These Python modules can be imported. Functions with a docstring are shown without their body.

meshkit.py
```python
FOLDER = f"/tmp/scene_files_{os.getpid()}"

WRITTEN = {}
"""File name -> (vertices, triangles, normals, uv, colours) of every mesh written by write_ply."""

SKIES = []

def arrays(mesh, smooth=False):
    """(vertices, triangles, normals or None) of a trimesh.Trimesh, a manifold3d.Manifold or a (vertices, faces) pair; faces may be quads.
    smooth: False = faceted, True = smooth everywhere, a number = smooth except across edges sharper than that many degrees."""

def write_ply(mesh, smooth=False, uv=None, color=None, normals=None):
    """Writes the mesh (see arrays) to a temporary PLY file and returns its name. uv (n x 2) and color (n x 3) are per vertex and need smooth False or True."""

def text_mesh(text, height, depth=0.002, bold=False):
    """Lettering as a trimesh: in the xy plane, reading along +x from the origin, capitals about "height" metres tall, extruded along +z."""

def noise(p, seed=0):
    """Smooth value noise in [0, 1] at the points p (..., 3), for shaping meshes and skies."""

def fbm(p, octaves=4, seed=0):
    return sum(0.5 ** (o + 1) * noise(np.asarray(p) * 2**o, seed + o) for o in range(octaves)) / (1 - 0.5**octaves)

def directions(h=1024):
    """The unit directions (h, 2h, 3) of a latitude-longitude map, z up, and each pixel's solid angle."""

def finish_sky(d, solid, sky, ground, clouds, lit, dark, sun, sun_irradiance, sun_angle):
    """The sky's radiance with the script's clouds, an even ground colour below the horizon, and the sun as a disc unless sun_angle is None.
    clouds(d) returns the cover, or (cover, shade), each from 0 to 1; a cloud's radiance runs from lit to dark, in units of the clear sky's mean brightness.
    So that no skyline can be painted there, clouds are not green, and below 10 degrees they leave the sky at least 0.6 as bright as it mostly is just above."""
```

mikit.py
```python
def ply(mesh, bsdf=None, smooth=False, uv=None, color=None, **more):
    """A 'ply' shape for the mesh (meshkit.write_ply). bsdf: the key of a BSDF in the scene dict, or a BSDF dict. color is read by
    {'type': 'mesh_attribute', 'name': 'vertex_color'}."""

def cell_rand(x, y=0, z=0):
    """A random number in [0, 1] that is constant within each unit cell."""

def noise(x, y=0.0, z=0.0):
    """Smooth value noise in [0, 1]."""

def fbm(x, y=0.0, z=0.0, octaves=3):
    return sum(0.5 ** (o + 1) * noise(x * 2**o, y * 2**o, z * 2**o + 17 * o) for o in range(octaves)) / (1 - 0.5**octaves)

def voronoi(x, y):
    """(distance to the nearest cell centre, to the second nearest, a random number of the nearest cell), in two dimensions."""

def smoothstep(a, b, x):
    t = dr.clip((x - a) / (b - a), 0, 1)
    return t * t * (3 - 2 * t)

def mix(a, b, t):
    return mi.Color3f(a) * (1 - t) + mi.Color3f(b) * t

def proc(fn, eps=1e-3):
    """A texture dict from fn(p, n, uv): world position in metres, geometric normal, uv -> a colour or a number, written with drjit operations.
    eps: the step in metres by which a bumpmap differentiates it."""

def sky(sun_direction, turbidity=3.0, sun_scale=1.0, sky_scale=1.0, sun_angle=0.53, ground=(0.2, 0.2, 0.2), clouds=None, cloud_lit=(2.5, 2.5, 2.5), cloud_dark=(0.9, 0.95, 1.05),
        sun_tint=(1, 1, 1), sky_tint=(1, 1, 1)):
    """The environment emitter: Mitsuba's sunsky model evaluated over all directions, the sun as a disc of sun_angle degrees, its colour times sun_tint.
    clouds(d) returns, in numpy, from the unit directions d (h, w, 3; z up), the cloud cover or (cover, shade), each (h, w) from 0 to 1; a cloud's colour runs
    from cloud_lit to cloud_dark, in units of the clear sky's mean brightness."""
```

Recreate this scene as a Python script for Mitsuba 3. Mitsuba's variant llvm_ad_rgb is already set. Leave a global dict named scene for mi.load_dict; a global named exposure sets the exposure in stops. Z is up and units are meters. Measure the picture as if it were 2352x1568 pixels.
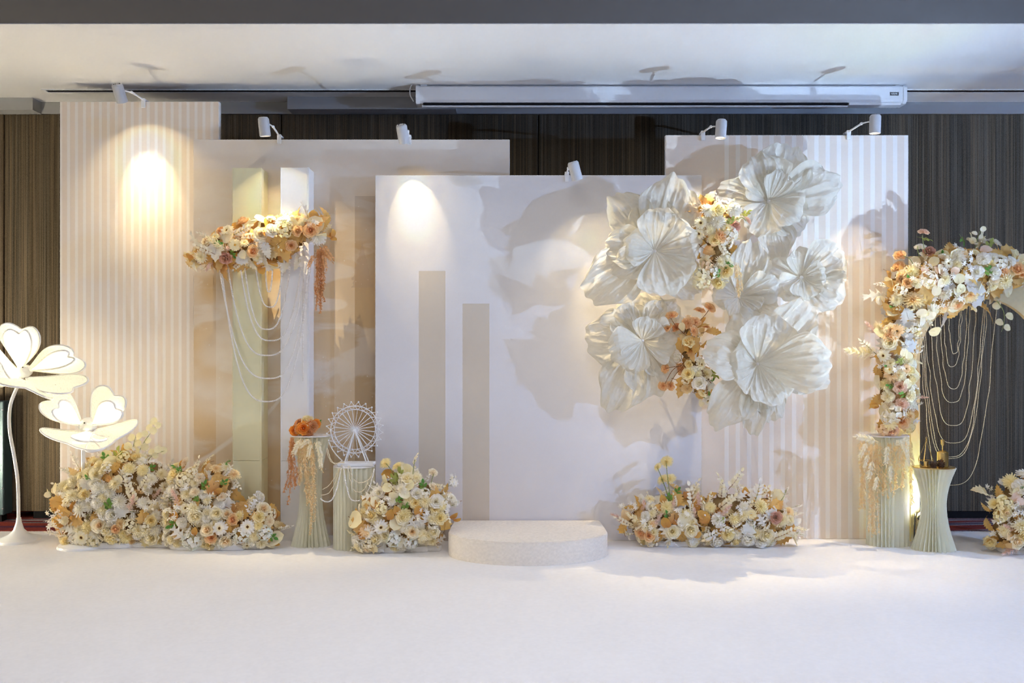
import math, random
import numpy as np, trimesh, drjit as dr, mitsuba as mi, mikit, meshkit
from mikit import noise, fbm, cell_rand, smoothstep, mix, proc
from shapely.geometry import Polygon, Point
T = mi.ScalarTransform4f
scene, labels = {}, {}
PI = math.pi
# ---------------------------------------------------------------- camera, exposure, large lights
F, H = 1850.0, 1.34                      # focal length in pixels of the 2352 wide frame, camera height
scene['camera'] = {'type': 'perspective', 'fov': math.degrees(2 * math.atan(1176 / F)), 'fov_axis': 'x', 'near_clip': 0.05, 'far_clip': 60.0,
                   'to_world': T().look_at(origin=[0, 0, H], target=[0, 1, H], up=[0, 0, 1])}
exposure = 0.0
HALL = (8.8, 8.6, 8.9)                   # unseen fill panels added in the hall ceiling to brighten the floor
FLOOD = (18.5, 29.5, 54.0)                # cold stage flood right of the frame, W/sr (spot)
UP_WARM, UP_COLD = (68.0, 59.5, 43.5), (22.0, 30.0, 41.0)   # wash lights aimed at the ceiling, outside the frame: soft panel (radiance), spot (W/sr)
FLOOD_AT, FLOOD_TO = (6.2, 2.35, 2.05), (1.2, 5.4, 2.1)
WARM, COOL = (1.0, 0.80, 0.47), (0.85, 0.92, 1.0)
CLIP_I = 2.2
LAMP_IN, LAMP_OUT = (4.6, 3.8, 2.0), (0.72, 0.66, 0.46)

def at(px, py, Y):                       # a point that the photograph shows at (px, py), at distance Y
    return np.array([(px - 1176) * Y / F, Y, H + (784 - py) * Y / F])
def W(px, Y): return px * Y / F          # a length in pixels at distance Y, in metres
def X(px, Y): return (px - 1176) * Y / F
def Z(py, Y): return H + (784 - py) * Y / F

# ---------------------------------------------------------------- keys, labels, small mesh helpers
used = {}
def numbered(name):
    n = used.get(name, 0); used[name] = n + 1
    return name if n == 0 else f'{name}_{n:03d}'
def tag(key, label=None, cat=None, group=None, kind=None):
    d = {}
    if label: d['label'] = label
    if cat: d['category'] = cat
    if group: d['group'] = group
    if kind: d['kind'] = kind
    labels.setdefault(key, {}).update(d)
    return key
def thing(name, label, cat, group=None, kind=None):
    return tag(numbered(name), label, cat, group, kind)
def obj(name, mesh, mat, parent=None, smooth=False, label=None, kind=None, **kw):
    key = numbered((parent + '__' if parent else '') + name)
    scene[key] = mikit.ply(mesh, mat, smooth=smooth, **kw)
    if label or kind: tag(key, label, kind=kind)
    return key
def put(name, shape, M, parent, label=None):
    key = numbered((parent + '__' if parent else '') + name)
    scene[key] = {**shape, 'to_world': T(M)}
    if label: tag(key, label)
    return key
def box(x0, x1, y0, y1, z0, z1, b=0.0):
    if b:
        import manifold3d as m3
        s = m3.Manifold.cube([x1 - x0 - 2 * b, y1 - y0, z1 - z0 - 2 * b]).translate([x0 + b, y0, z0 + b])
        u = m3.Manifold.cube([x1 - x0, y1 - y0 - 2 * b, z1 - z0 - 2 * b]).translate([x0, y0 + b, z0 + b])
        v = m3.Manifold.cube([x1 - x0 - 2 * b, y1 - y0 - 2 * b, z1 - z0]).translate([x0 + b, y0 + b, z0])
        m = m3.Manifold.batch_hull([s, u, v]).to_mesh()
        return trimesh.Trimesh(m.vert_properties[:, :3], m.tri_verts, process=False)
    m = trimesh.creation.box(extents=(x1 - x0, y1 - y0, z1 - z0))
    m.apply_translation(((x0 + x1) / 2, (y0 + y1) / 2, (z0 + z1) / 2))
    return m
def cat(*ms):
    ms = [m for a in ms for m in (a if isinstance(a, (list, tuple)) else [a])]
    return trimesh.util.concatenate(ms)
def tube(pts, r, sides=8, caps=True):
    p = np.asarray(pts, float); n = len(p)
    r = np.broadcast_to(r, (n,))
    t = np.gradient(p, axis=0); t /= np.linalg.norm(t, axis=1, keepdims=True) + 1e-12
    a = np.zeros_like(t)
    up = np.array([0, 0, 1.0]) if abs(t[0, 2]) < 0.9 else np.array([1.0, 0, 0])
    prev = np.cross(t[0], up)
    for i in range(n):
        prev = prev - t[i] * (prev @ t[i]); prev /= np.linalg.norm(prev) + 1e-12; a[i] = prev
    b = np.cross(t, a); ang = np.arange(sides) * 2 * PI / sides
    v = (p[:, None] + r[:, None, None] * (np.cos(ang)[None, :, None] * a[:, None] + np.sin(ang)[None, :, None] * b[:, None])).reshape(-1, 3)
    f = []
    for i in range(n - 1):
        for j in range(sides):
            k = (j + 1) % sides
            q = (i * sides + j, i * sides + k, (i + 1) * sides + k, (i + 1) * sides + j)
            f += [(q[0], q[1], q[2]), (q[0], q[2], q[3])]
    if caps:
        v = np.vstack([v, p[0], p[-1]])
        for j in range(sides):
            k = (j + 1) % sides
            f += [(n * sides, k, j), (n * sides + 1, (n - 1) * sides + j, (n - 1) * sides + k)]
    return trimesh.Trimesh(v, np.array(f), process=False)
def lathe(prof, n=48):                   # (radius, z) pairs from bottom to top
    prof = np.asarray(prof, float); m = len(prof); ang = np.arange(n) * 2 * PI / n
    v = np.stack([prof[:, None, 0] * np.cos(ang), prof[:, None, 0] * np.sin(ang), np.repeat(prof[:, 1:2], n, 1)], -1).reshape(-1, 3)
    f = []
    for i in range(m - 1):
        for j in range(n):
            k = (j + 1) % n
            f += [(i * n + j, i * n + k, (i + 1) * n + k), (i * n + j, (i + 1) * n + k, (i + 1) * n + j)]
    return trimesh.Trimesh(v, np.array(f), process=False)
def smooth_curve(pts, n):                # Catmull-Rom through the points
    p = np.asarray(pts, float); p = np.vstack([2 * p[0] - p[1], p, 2 * p[-1] - p[-2]])
    out = []
    for u in np.linspace(0, len(p) - 3 - 1e-6, n):
        i = int(u); t = u - i; a, b, c, d = p[i:i + 4]
        out.append(0.5 * (2 * b + (c - a) * t + (2 * a - 5 * b + 4 * c - d) * t * t + (3 * b - a - 3 * c + d) * t ** 3))
    return np.array(out)
def frame(normal, spin=0.0, up=(0, 0, 1)):   # rotation that takes +z to normal and +y towards up, then spins
    z = np.asarray(normal, float); z = z / np.linalg.norm(z)
    u = np.asarray(up, float)
    if abs(z @ u) > 0.98: u = np.array([0.0, 1.0, 0.05])
    x = np.cross(u, z); x /= np.linalg.norm(x); y = np.cross(z, x)
    c, s = math.cos(spin), math.sin(spin)
    return np.stack([c * x + s * y, -s * x + c * y, z], 1)
def M4(R, p, s=1.0):
    m = np.eye(4); m[:3, :3] = np.asarray(R) * s; m[:3, 3] = p
    return m

# ---------------------------------------------------------------- materials
def diffuse(c): return {'type': 'twosided', 'b': {'type': 'diffuse', 'reflectance': {'type': 'rgb', 'value': list(c)} if not isinstance(c, dict) else c}}
def prin(c, rough=0.5, metal=0.0, spec=0.5, **kw):
    return {'type': 'twosided', 'b': {'type': 'principled', 'base_color': c if isinstance(c, dict) else {'type': 'rgb', 'value': list(c)}, 'roughness': rough, 'metallic': metal, 'specular': spec, **kw}}
def mat(name, d): scene[name] = d; return name
def sel(c, a, b): return mi.Color3f(dr.select(c, a[0], b[0]), dr.select(c, a[1], b[1]), dr.select(c, a[2], b[2]))
mat('m_white_metal', prin((0.82, 0.83, 0.84), 0.35))
mat('m_lamp_head', prin((0.50, 0.51, 0.54), 0.35))
mat('m_white_matte', diffuse((0.82, 0.81, 0.79)))
mat('m_black', diffuse((0.015, 0.015, 0.017)))
mat('m_dark_metal', prin((0.05, 0.05, 0.05), 0.4))
mat('m_gold', prin((0.85, 0.60, 0.22), 0.22, 1.0))
mat('m_ceiling', diffuse((0.80, 0.80, 0.79)))
mat('m_bulkhead_shade', diffuse((0.40, 0.405, 0.41)))  # grey holds the shade behind the backdrop, put into the colour
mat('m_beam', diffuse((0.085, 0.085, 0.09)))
mat('m_hall_wall', diffuse((0.34, 0.32, 0.30)))
mat('m_pleat', {'type': 'principledthin', 'base_color': {'type': 'rgb', 'value': [0.93, 0.92, 0.80]}, 'roughness': 0.45, 'diff_trans': 0.85})
mat('m_cream_col', prin((0.76, 0.72, 0.47), 0.45))
mat('m_white_col', prin((0.83, 0.82, 0.80), 0.45))
mat('m_edge', diffuse((0.84, 0.81, 0.77)))

def f_rug(p, n, uv):
    v = 0.5 * fbm(p.x * 2.2, p.y * 2.2) + 0.5 * fbm(p.x * 60, p.y * 60)
    return mi.Color3f(0.86, 0.85, 0.85) * (0.93 + 0.10 * v)
mat('m_rug', {'type': 'twosided', 'b': {'type': 'bumpmap', 'arbitrary': proc(lambda p, n, uv: noise(p.x * 180, p.y * 180) * 0.6 + fbm(p.x * 3, p.y * 9) * 2.0), 'scale': 0.0016,
                                        'bsdf': {'type': 'diffuse', 'reflectance': proc(f_rug)}}})
def f_carpet(p, n, uv):
    y = p.y + 0.04 * fbm(p.x * 1.4, p.y * 2) * 2
    s = smoothstep(0.55, 0.72, fbm(p.x * 0.9, y * 26))
    s2 = smoothstep(0.56, 0.66, fbm(p.x * 1.3 + 9, y * 34 + 5))
    c = mix((0.22, 0.045, 0.035), (0.30, 0.27, 0.28), s)
    c = mix(c, (0.05, 0.03, 0.06), s2 * 0.8)
    return c * (0.75 + 0.5 * noise(p.x * 260, p.y * 260))
mat('m_carpet', diffuse(proc(f_carpet)))
def f_wall(p, n, uv):
    a = noise(p.x * 210, p.z * 1.5); b = noise(p.x * 70, 3.0, p.z * 0.7); c = noise(p.x * 420, p.z * 330)
    v = 0.40 + 0.75 * a * (0.5 + b) + 0.35 * (c - 0.5)
    t = noise(p.x * 150, 7.0)
    return mix((0.150, 0.110, 0.068), (0.120, 0.106, 0.082), t) * v
mat('m_wallcloth', diffuse(proc(f_wall)))

# prints of the backdrop panels, all in metres on the panel itself
def stripes(base, light, x0, period, width, fade=None):
    def fn(p, n, uv):
        u = (p.x - x0) / period
        d = dr.abs(u - dr.floor(u + 0.5)) * period
        s = 1 - smoothstep(width / 2 - 0.0012, width / 2 + 0.0012, d)
        if fade: s = s * smoothstep(fade[0], fade[1], p.x)
        w = 0.985 + 0.03 * noise(p.x * 500, p.z * 500)
        return mix(base, light, s) * w
    return fn
YS, Y2, YC, YR, YA = 5.61, 5.54, 5.394, 5.44, 5.38
BEIGE, PALE = (0.80, 0.70, 0.60), (0.86, 0.81, 0.75)
mat('m_stripe_a', diffuse(proc(stripes(BEIGE, PALE, X(157.4, YS), W(18.3, YS), W(6.8, YS)))))
mat('m_stripe_b', diffuse(proc(stripes(BEIGE, PALE, X(1669.0, YR), W(25.8, YR), W(10.0, YR), (X(1655, YR), X(1662, YR))))))
def f_center(p, n, uv):
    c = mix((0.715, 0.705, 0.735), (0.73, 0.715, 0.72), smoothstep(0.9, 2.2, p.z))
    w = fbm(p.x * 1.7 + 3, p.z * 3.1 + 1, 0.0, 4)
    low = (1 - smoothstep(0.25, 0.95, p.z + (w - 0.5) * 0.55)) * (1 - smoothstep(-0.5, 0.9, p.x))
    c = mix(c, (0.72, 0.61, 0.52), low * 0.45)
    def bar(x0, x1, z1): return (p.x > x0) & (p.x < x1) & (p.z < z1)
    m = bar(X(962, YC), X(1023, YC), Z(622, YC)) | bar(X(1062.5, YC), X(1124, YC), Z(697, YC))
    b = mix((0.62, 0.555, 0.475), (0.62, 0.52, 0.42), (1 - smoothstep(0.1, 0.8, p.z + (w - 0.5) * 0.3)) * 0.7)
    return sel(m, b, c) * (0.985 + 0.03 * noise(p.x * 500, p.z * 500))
mat('m_center', diffuse(proc(f_center)))
def f_print(p, n, uv):
    w = fbm(p.x * 3.0 + fbm(p.x * 2, p.z * 5, 2.0) * 2.2, p.z * 6.0, 1.0, 5)
    h = fbm(p.x * 1.2 + 4, p.z * 2.2, 5.0, 4)
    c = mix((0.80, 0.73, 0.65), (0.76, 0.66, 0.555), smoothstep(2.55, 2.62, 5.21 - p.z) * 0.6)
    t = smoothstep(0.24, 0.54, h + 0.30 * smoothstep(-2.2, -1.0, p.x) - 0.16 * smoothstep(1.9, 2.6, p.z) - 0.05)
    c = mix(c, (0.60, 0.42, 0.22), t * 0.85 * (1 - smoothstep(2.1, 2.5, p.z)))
    c = mix(c, (0.80, 0.735, 0.66), smoothstep(0.50, 0.66, w) * 0.55)
    c = mix(c, (0.60, 0.55, 0.50), smoothstep(0.55, 0.75, fbm(p.x * 2 + 11, p.z * 1.6, 9.0)) * 0.45)
    def rect(x0, x1, z0, z1): return (p.x > x0) & (p.x < x1) & (p.z > z0) & (p.z < z1)
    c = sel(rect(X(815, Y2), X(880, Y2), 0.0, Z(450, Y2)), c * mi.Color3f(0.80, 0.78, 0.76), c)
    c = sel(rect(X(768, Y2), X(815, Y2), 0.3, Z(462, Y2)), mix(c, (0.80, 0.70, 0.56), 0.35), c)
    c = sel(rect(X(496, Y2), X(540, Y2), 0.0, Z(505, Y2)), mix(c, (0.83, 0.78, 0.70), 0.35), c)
    # a fir tree in the print
    tz = (p.z - Z(660, Y2)) / (Z(555, Y2) - Z(660, Y2))
    hw = W(26, Y2) * (1 - tz) * (0.75 + 0.5 * noise(p.x * 90, p.z * 70))
    m = (tz > 0) & (tz < 1) & (dr.abs(p.x - X(832, Y2)) < hw)
    c = sel(m, mix(c, (0.45, 0.33, 0.24), 0.45), c)
    # thin pale brush strokes and spatter
    q = p.z - (0.55 + 0.5 * (p.x + 2.1) + 0.55 * (p.x + 2.1) * (p.x + 2.1))
    c = mix(c, (0.86, 0.83, 0.79), (1 - smoothstep(0.006, 0.028, dr.abs(q + 0.03 * (noise(p.x * 12, 2.0) - 0.5)))) * 0.6 * (1 - smoothstep(-1.55, -1.35, p.x)))
    d1, _, r1 = mikit.voronoi(p.x * 14, p.z * 14)
    c = mix(c, (0.87, 0.85, 0.82), (1 - smoothstep(0.02, 0.09, d1 / (r1 * r1))) * dr.select(r1 > 0.6, (r1 - 0.5) * 1.3, 0.0) * (1 - smoothstep(2.2, 2.5, p.z)))
    return c * (0.985 + 0.03 * noise(p.x * 500, p.z * 500))
mat('m_print', diffuse(proc(f_print)))
def f_gold_board(p, n, uv): return mi.Color3f(0.82, 0.66, 0.38) * (0.96 + 0.06 * noise(p.x * 60, p.z * 60))
mat('m_board', diffuse(proc(f_gold_board)))
def f_velvet(p, n, uv): return mi.Color3f(0.84, 0.78, 0.70) * (0.9 + 0.2 * fbm(p.x * 90, p.y * 90, p.z * 90))
mat('m_velvet', diffuse(proc(f_velvet)))

# ---------------------------------------------------------------- setting
def struct(name, mesh, m, label=None, parent=None):
    k = obj(name, mesh, m, parent)
    if not parent: tag(k, label, kind='structure')
    return k
ZC, ZL, YW = 3.15, 2.95, 6.1
struct('floor', box(-7, 7, -4.2, 7.2, -0.05, 0.0), 'm_carpet', 'red patterned hotel carpet with grey wavy streaks under the white runner')
struct('ceiling', box(-7, 7, 4.08, 7.2, ZC, ZC + 0.1), 'm_ceiling', 'white ceiling of the recess above the backdrop')
struct('trim_1', cat(box(-7, 7, -4.2, 4.083, ZL, ZL + 0.32)), 'm_beam', 'grey lower ceiling of the hall along the top edge')
struct('trim_2', box(-7, 7, 4.075, 4.083, ZL - 0.004, ZL), 'm_ceiling', 'thin white edge of the grey lower ceiling')
struct('wall_left', box(-7.1, -7, -4.2, 7.2, 0, 3.3), 'm_hall_wall', 'left wall of the hall, outside the frame')
struct('wall_right', box(7, 7.1, -4.2, 7.2, 0, 3.3), 'm_hall_wall', 'right wall of the hall, outside the frame')
struct('wall_front', box(-7, 7, -4.3, -4.2, 0, 3.3), 'm_hall_wall', 'wall of the hall behind the camera')
wb = tag('wall_back', 'dark woven partition wall behind the backdrop', kind='structure')
ZB = Z(1174, YW)
edges = [-7, X(9, YW), X(9, YW) + 2.1, X(1176, YW) + 0.2, X(2352, YW) + 0.5, 7]
for a, b in zip(edges[:-1], edges[1:]):
    obj('partition_panel', box(a + 0.004, b - 0.004, YW, YW + 0.09, ZB, Z(262, YW), 0.004), 'm_wallcloth', wb)
obj('core', box(-7, 7, YW + 0.02, YW + 0.07, ZB, 3.06), 'm_black', wb)
obj('floor_seal', cat(box(X(75, YW), X(134, YW) + 3, YW + 0.01, YW + 0.08, 0, ZB), box(X(134, YW) + 3, 7, YW + 0.01, YW + 0.08, 0, ZB)), 'm_black', wb)
struct('trim_3', box(-7, 7, YW - 0.012, YW + 0.5, Z(262, YW), ZC), 'm_bulkhead_shade', 'bulkhead coloured grey for its shade, above the dark partition wall')
struct('trim_4', box(X(660, 5.96), X(1047, 5.96), 5.96, YW, Z(262, YW) - 0.002, ZC), 'm_bulkhead_shade', 'boxed soffit coloured grey for its shade, below the ceiling behind the projector screen')
struct('trim_5', box(-7, X(75, 5.98), 5.98, YW, Z(262, YW) - 0.002, ZC), 'm_bulkhead_shade', 'boxed soffit coloured grey for its shade, at the left end of the ceiling')
struct('wall_beyond', box(-7, 7, 7.1, 7.2, 0, 3.3), 'm_hall_wall', 'wall of the room beyond the partition')
sv = thing('air_slot', 'long thin black air slot in the white ceiling above the backdrop', 'vent')
yv = F * (ZC - H) / (784 - 208)
obj('frame', cat(box(X(100, yv), 6, yv - 0.035, yv - 0.022, ZC - 0.006, ZC + 0.004), box(X(100, yv), 6, yv + 0.022, yv + 0.035, ZC - 0.006, ZC + 0.004), box(X(100, yv), X(108, yv), yv - 0.035, yv + 0.035, ZC - 0.006, ZC + 0.004)), 'm_white_metal', sv)
obj('slot', box(X(108, yv), 6, yv - 0.022, yv + 0.022, ZC - 0.003, ZC + 0.004), 'm_black', sv)

rug = obj('white_runner', box(-4.6, 4.6, -1.5, 5.665, 0.0, 0.006), 'm_rug')
tag(rug, 'wide white event carpet covering the floor in front of the backdrop', 'carpet')
RZ = 0.006

# backdrop panels
def panel(name, x0, x1, y, top, m, label, thick=0.04):
    t = thing(name, label, 'backdrop panel')
    d = 0.0025
    obj('frame', box(x0, x1, y + d, y + thick, RZ, Z(top, y), 0.002), 'm_edge', t)
    obj('printed_face', box(x0 + 0.003, x1 - 0.003, y, y + d, RZ + 0.004, Z(top, y) - 0.003), m, t)
    return t
panel('backdrop_panel', X(137, YS), X(503, YS), YS, 233, 'm_stripe_a', 'tall narrow beige striped backdrop panel at the left, behind the light-up flowers')
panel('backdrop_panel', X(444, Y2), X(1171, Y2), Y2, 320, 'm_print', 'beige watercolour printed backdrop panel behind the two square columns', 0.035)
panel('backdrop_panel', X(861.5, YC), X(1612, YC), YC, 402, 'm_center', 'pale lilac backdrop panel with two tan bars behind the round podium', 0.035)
panel('backdrop_panel', X(1528.5, YR), X(2087, YR), YR, 310, 'm_stripe_b', 'wide beige striped backdrop panel behind the giant paper flowers')

ab = thing('arch_board', 'yellow-beige board with a round arched opening behind the flower garland', 'arch')
cx, cz, R = X(2253, YA), Z(825, YA), W(140, YA)
outer = Polygon([(X(2092, YA), RZ), (X(2092, YA), Z(588, YA)), (X(2414, YA), Z(588, YA)), (X(2414, YA), RZ)])
ang = np.linspace(PI, 0, 49)
hole = Polygon([(cx - R, -0.1)] + [(cx + R * math.cos(a), cz + R * math.sin(a)) for a in ang] + [(cx + R, -0.1)])
m = trimesh.creation.extrude_polygon(outer.difference(hole), 0.035, engine='earcut')
m.apply_transform(np.array([[1, 0, 0, 0], [0, 0, -1, YA + 0.035], [0, 1, 0, 0], [0, 0, 0, 1.0]]))
obj('board', m, 'm_board', ab)

# square columns
def column(x0, x1, top, yf, yb, m, name, label):
    t = thing('square_column', label, 'column')
    z1 = Z(top, yf)
    zs = Z(1058, yf)
    obj('shaft', cat(box(x0, x1, yf, yb, RZ, zs - 0.0008, 0.0015), box(x0, x1, yf, yb, zs + 0.0008, z1 - 0.002, 0.0015)), m, t)
    e = 0.012
    obj('corner_strip', box(x1 - e, x1 + 0.002, yf - 0.002, yf + e, RZ, z1, 0.001), m if name else 'm_white_metal', t)
    obj('corner_strip', box(x0 - 0.002, x0 + 0.004, yf - 0.002, yf + e, RZ, z1, 0.001), m if name else 'm_white_metal', t)
    return t
YK = 5.395
column(X(535, YK), X(600.5, YK), 385, YK, Y2 - 0.003, 'm_cream_col', 1, 'cream square column, the left one of the two under the hanging flowers')
column(X(645, YK), X(709, YK), 384, YK, Y2 - 0.003, 'm_white_col', 0, 'white square column with a bright corner strip, right of the cream one')

# podium
t = thing('podium', 'low half-round cream velvet podium on the white carpet in the middle', 'podium')
px_, ph = 0.10, Z(1195, 5.375) 
a = np.linspace(0, PI, 60)
pts = [(px_ + 0.485, 5.385), (px_ + 0.497, 5.16)] + [(px_ + 0.5 * math.cos(q), 5.07 - 0.285 * math.sin(q)) for q in a] + [(px_ - 0.497, 5.16), (px_ - 0.485, 5.385)]
poly = Polygon(pts)
def slab(poly, z0, z1, r=0.008):
    ms = []
    for k in range(5):
        q = k / 4 * PI / 2
        ms.append((poly.buffer(-r * (1 - math.sin(q)) if k < 4 else 0), 0))
    body = trimesh.creation.extrude_polygon(poly, z1 - z0 - r, engine='earcut'); body.apply_translation((0, 0, z0))
    cap = trimesh.creation.extrude_polygon(poly.buffer(-r * 0.35), r * 0.75, engine='earcut'); cap.apply_translation((0, 0, z1 - r - 0.0002))
    cap2 = trimesh.creation.extrude_polygon(poly.buffer(-r), r, engine='earcut'); cap2.apply_translation((0, 0, z1 - r - 0.0001))
    return cat(body, cap, cap2)
obj('velvet_block', slab(poly, RZ, ph), 'm_velvet', t)

# projector screen housing
t = thing('projector_screen', 'white projector screen housing lettered VEGA hanging below the ceiling', 'projector screen')
yp = 5.66
x0, x1 = X(955, yp), X(2083, yp)
zt, zb = Z(196, yp), Z(236, yp)
prof = Polygon([(yp, zb + 0.022), (yp + 0.016, zb), (yp + 0.105, zb), (yp + 0.105, zt), (yp + 0.012, zt), (yp, zt - 0.012)])
m = trimesh.creation.extrude_polygon(prof, x1 - x0 - 0.05, engine='earcut')
A = np.array([[0, 0, 1, x0 + 0.025], [1, 0, 0, 0], [0, 1, 0, 0], [0, 0, 0, 1.0]])
m.apply_transform(A); obj('housing', m, 'm_white_metal', t)
for xa in (x0, x1 - 0.025):
    m = trimesh.creation.extrude_polygon(prof.buffer(0.004), 0.025, engine='earcut'); A2 = A.copy(); A2[0, 3] = xa; m.apply_transform(A2); obj('end_cap', m, 'm_white_metal', t)
obj('slot_shade', box(x0 + 0.05, X(1950, yp), yp + 0.010, yp + 0.06, zb - 0.006, zb + 0.004), 'm_black', t)  # black strip painting the shadow gap under the housing
obj('hem_bar', tube([(x0 + 0.04, yp + 0.03, zb - 0.016), (X(1950, yp), yp + 0.03, zb - 0.016)], 0.009, 10), 'm_white_metal', t)
obj('bottom_cover', box(X(1951, yp), x1 - 0.04, yp + 0.004, yp + 0.08, zb - 0.014, zb + 0.002), 'm_white_metal', t)
obj('mounting_bar', box(x0 + 0.02, x1 - 0.03, yp + 0.05, yp + 0.09, zt, ZC), 'm_dark_metal', t)
for q in (x0 + 0.03, x1 - 0.07):
    obj('bracket', box(q, q + 0.045, yp + 0.02, yp + 0.1, zt - 0.002, ZC), 'm_white_metal', t)
bx = X(2054, yp)
bd = trimesh.creation.extrude_polygon(Polygon([(-0.026, 0), (0.026, 0)]).buffer(0.001) if False else Point(0, 0).buffer(0.0085).union(Polygon([(-0.028, -0.0085), (0.028, -0.0085), (0.028, 0.0085), (-0.028, 0.0085)])).buffer(0.003), 0.0015, engine='earcut')
RX = np.array([[1, 0, 0, 0], [0, 0, -1, 0], [0, 1, 0, 0], [0, 0, 0, 1.0]])
bd.apply_transform(RX); bd.apply_translation((bx, yp, Z(215.5, yp))); obj('badge', bd, 'm_dark_metal', t)
lt = meshkit.text_mesh('VEGA', 0.0115, 0.001, bold=True); lt.apply_translation((-(lt.bounds[0][0] + lt.bounds[1][0]) / 2, -0.00575, 0)); lt.apply_transform(RX); lt.apply_translation((bx, yp - 0.0015, Z(215.5, yp)))
obj('lettering', lt, 'm_white_metal', t, label='white letters VEGA on a dark badge')
cb = smooth_curve([at(950, 190, yp + 0.03), at(943, 200, yp + 0.02), at(942, 218, yp + 0.02), at(950, 233, yp + 0.02)], 16)
obj('cable', tube(cb, 0.004, 6), 'm_white_metal', t, smooth=True)

# metal case at the left edge
t = thing('equipment_case', 'dark blue metal case at the left edge against the partition wall', 'case')
obj('body', box(-3.95, X(12, 6.0), 5.98, 6.09, 0.05, Z(921, 6.0), 0.006), 'm_case', t)
scene['m_case'] = prin((0.07, 0.12, 0.14), 0.35, 0.3)
for zz in (0.10, 0.25, Z(940, 6.0)):
    obj('screw', trimesh.creation.icosphere(subdivisions=1, radius=0.006).apply_translation((X(6, 5.98), 5.978, zz)), 'm_white_metal', t)
obj('foot', cat(box(X(4, 6.0) - 0.3, X(4, 6.0), 6.0, 6.06, 0, 0.05)), 'm_black', t)

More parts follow.
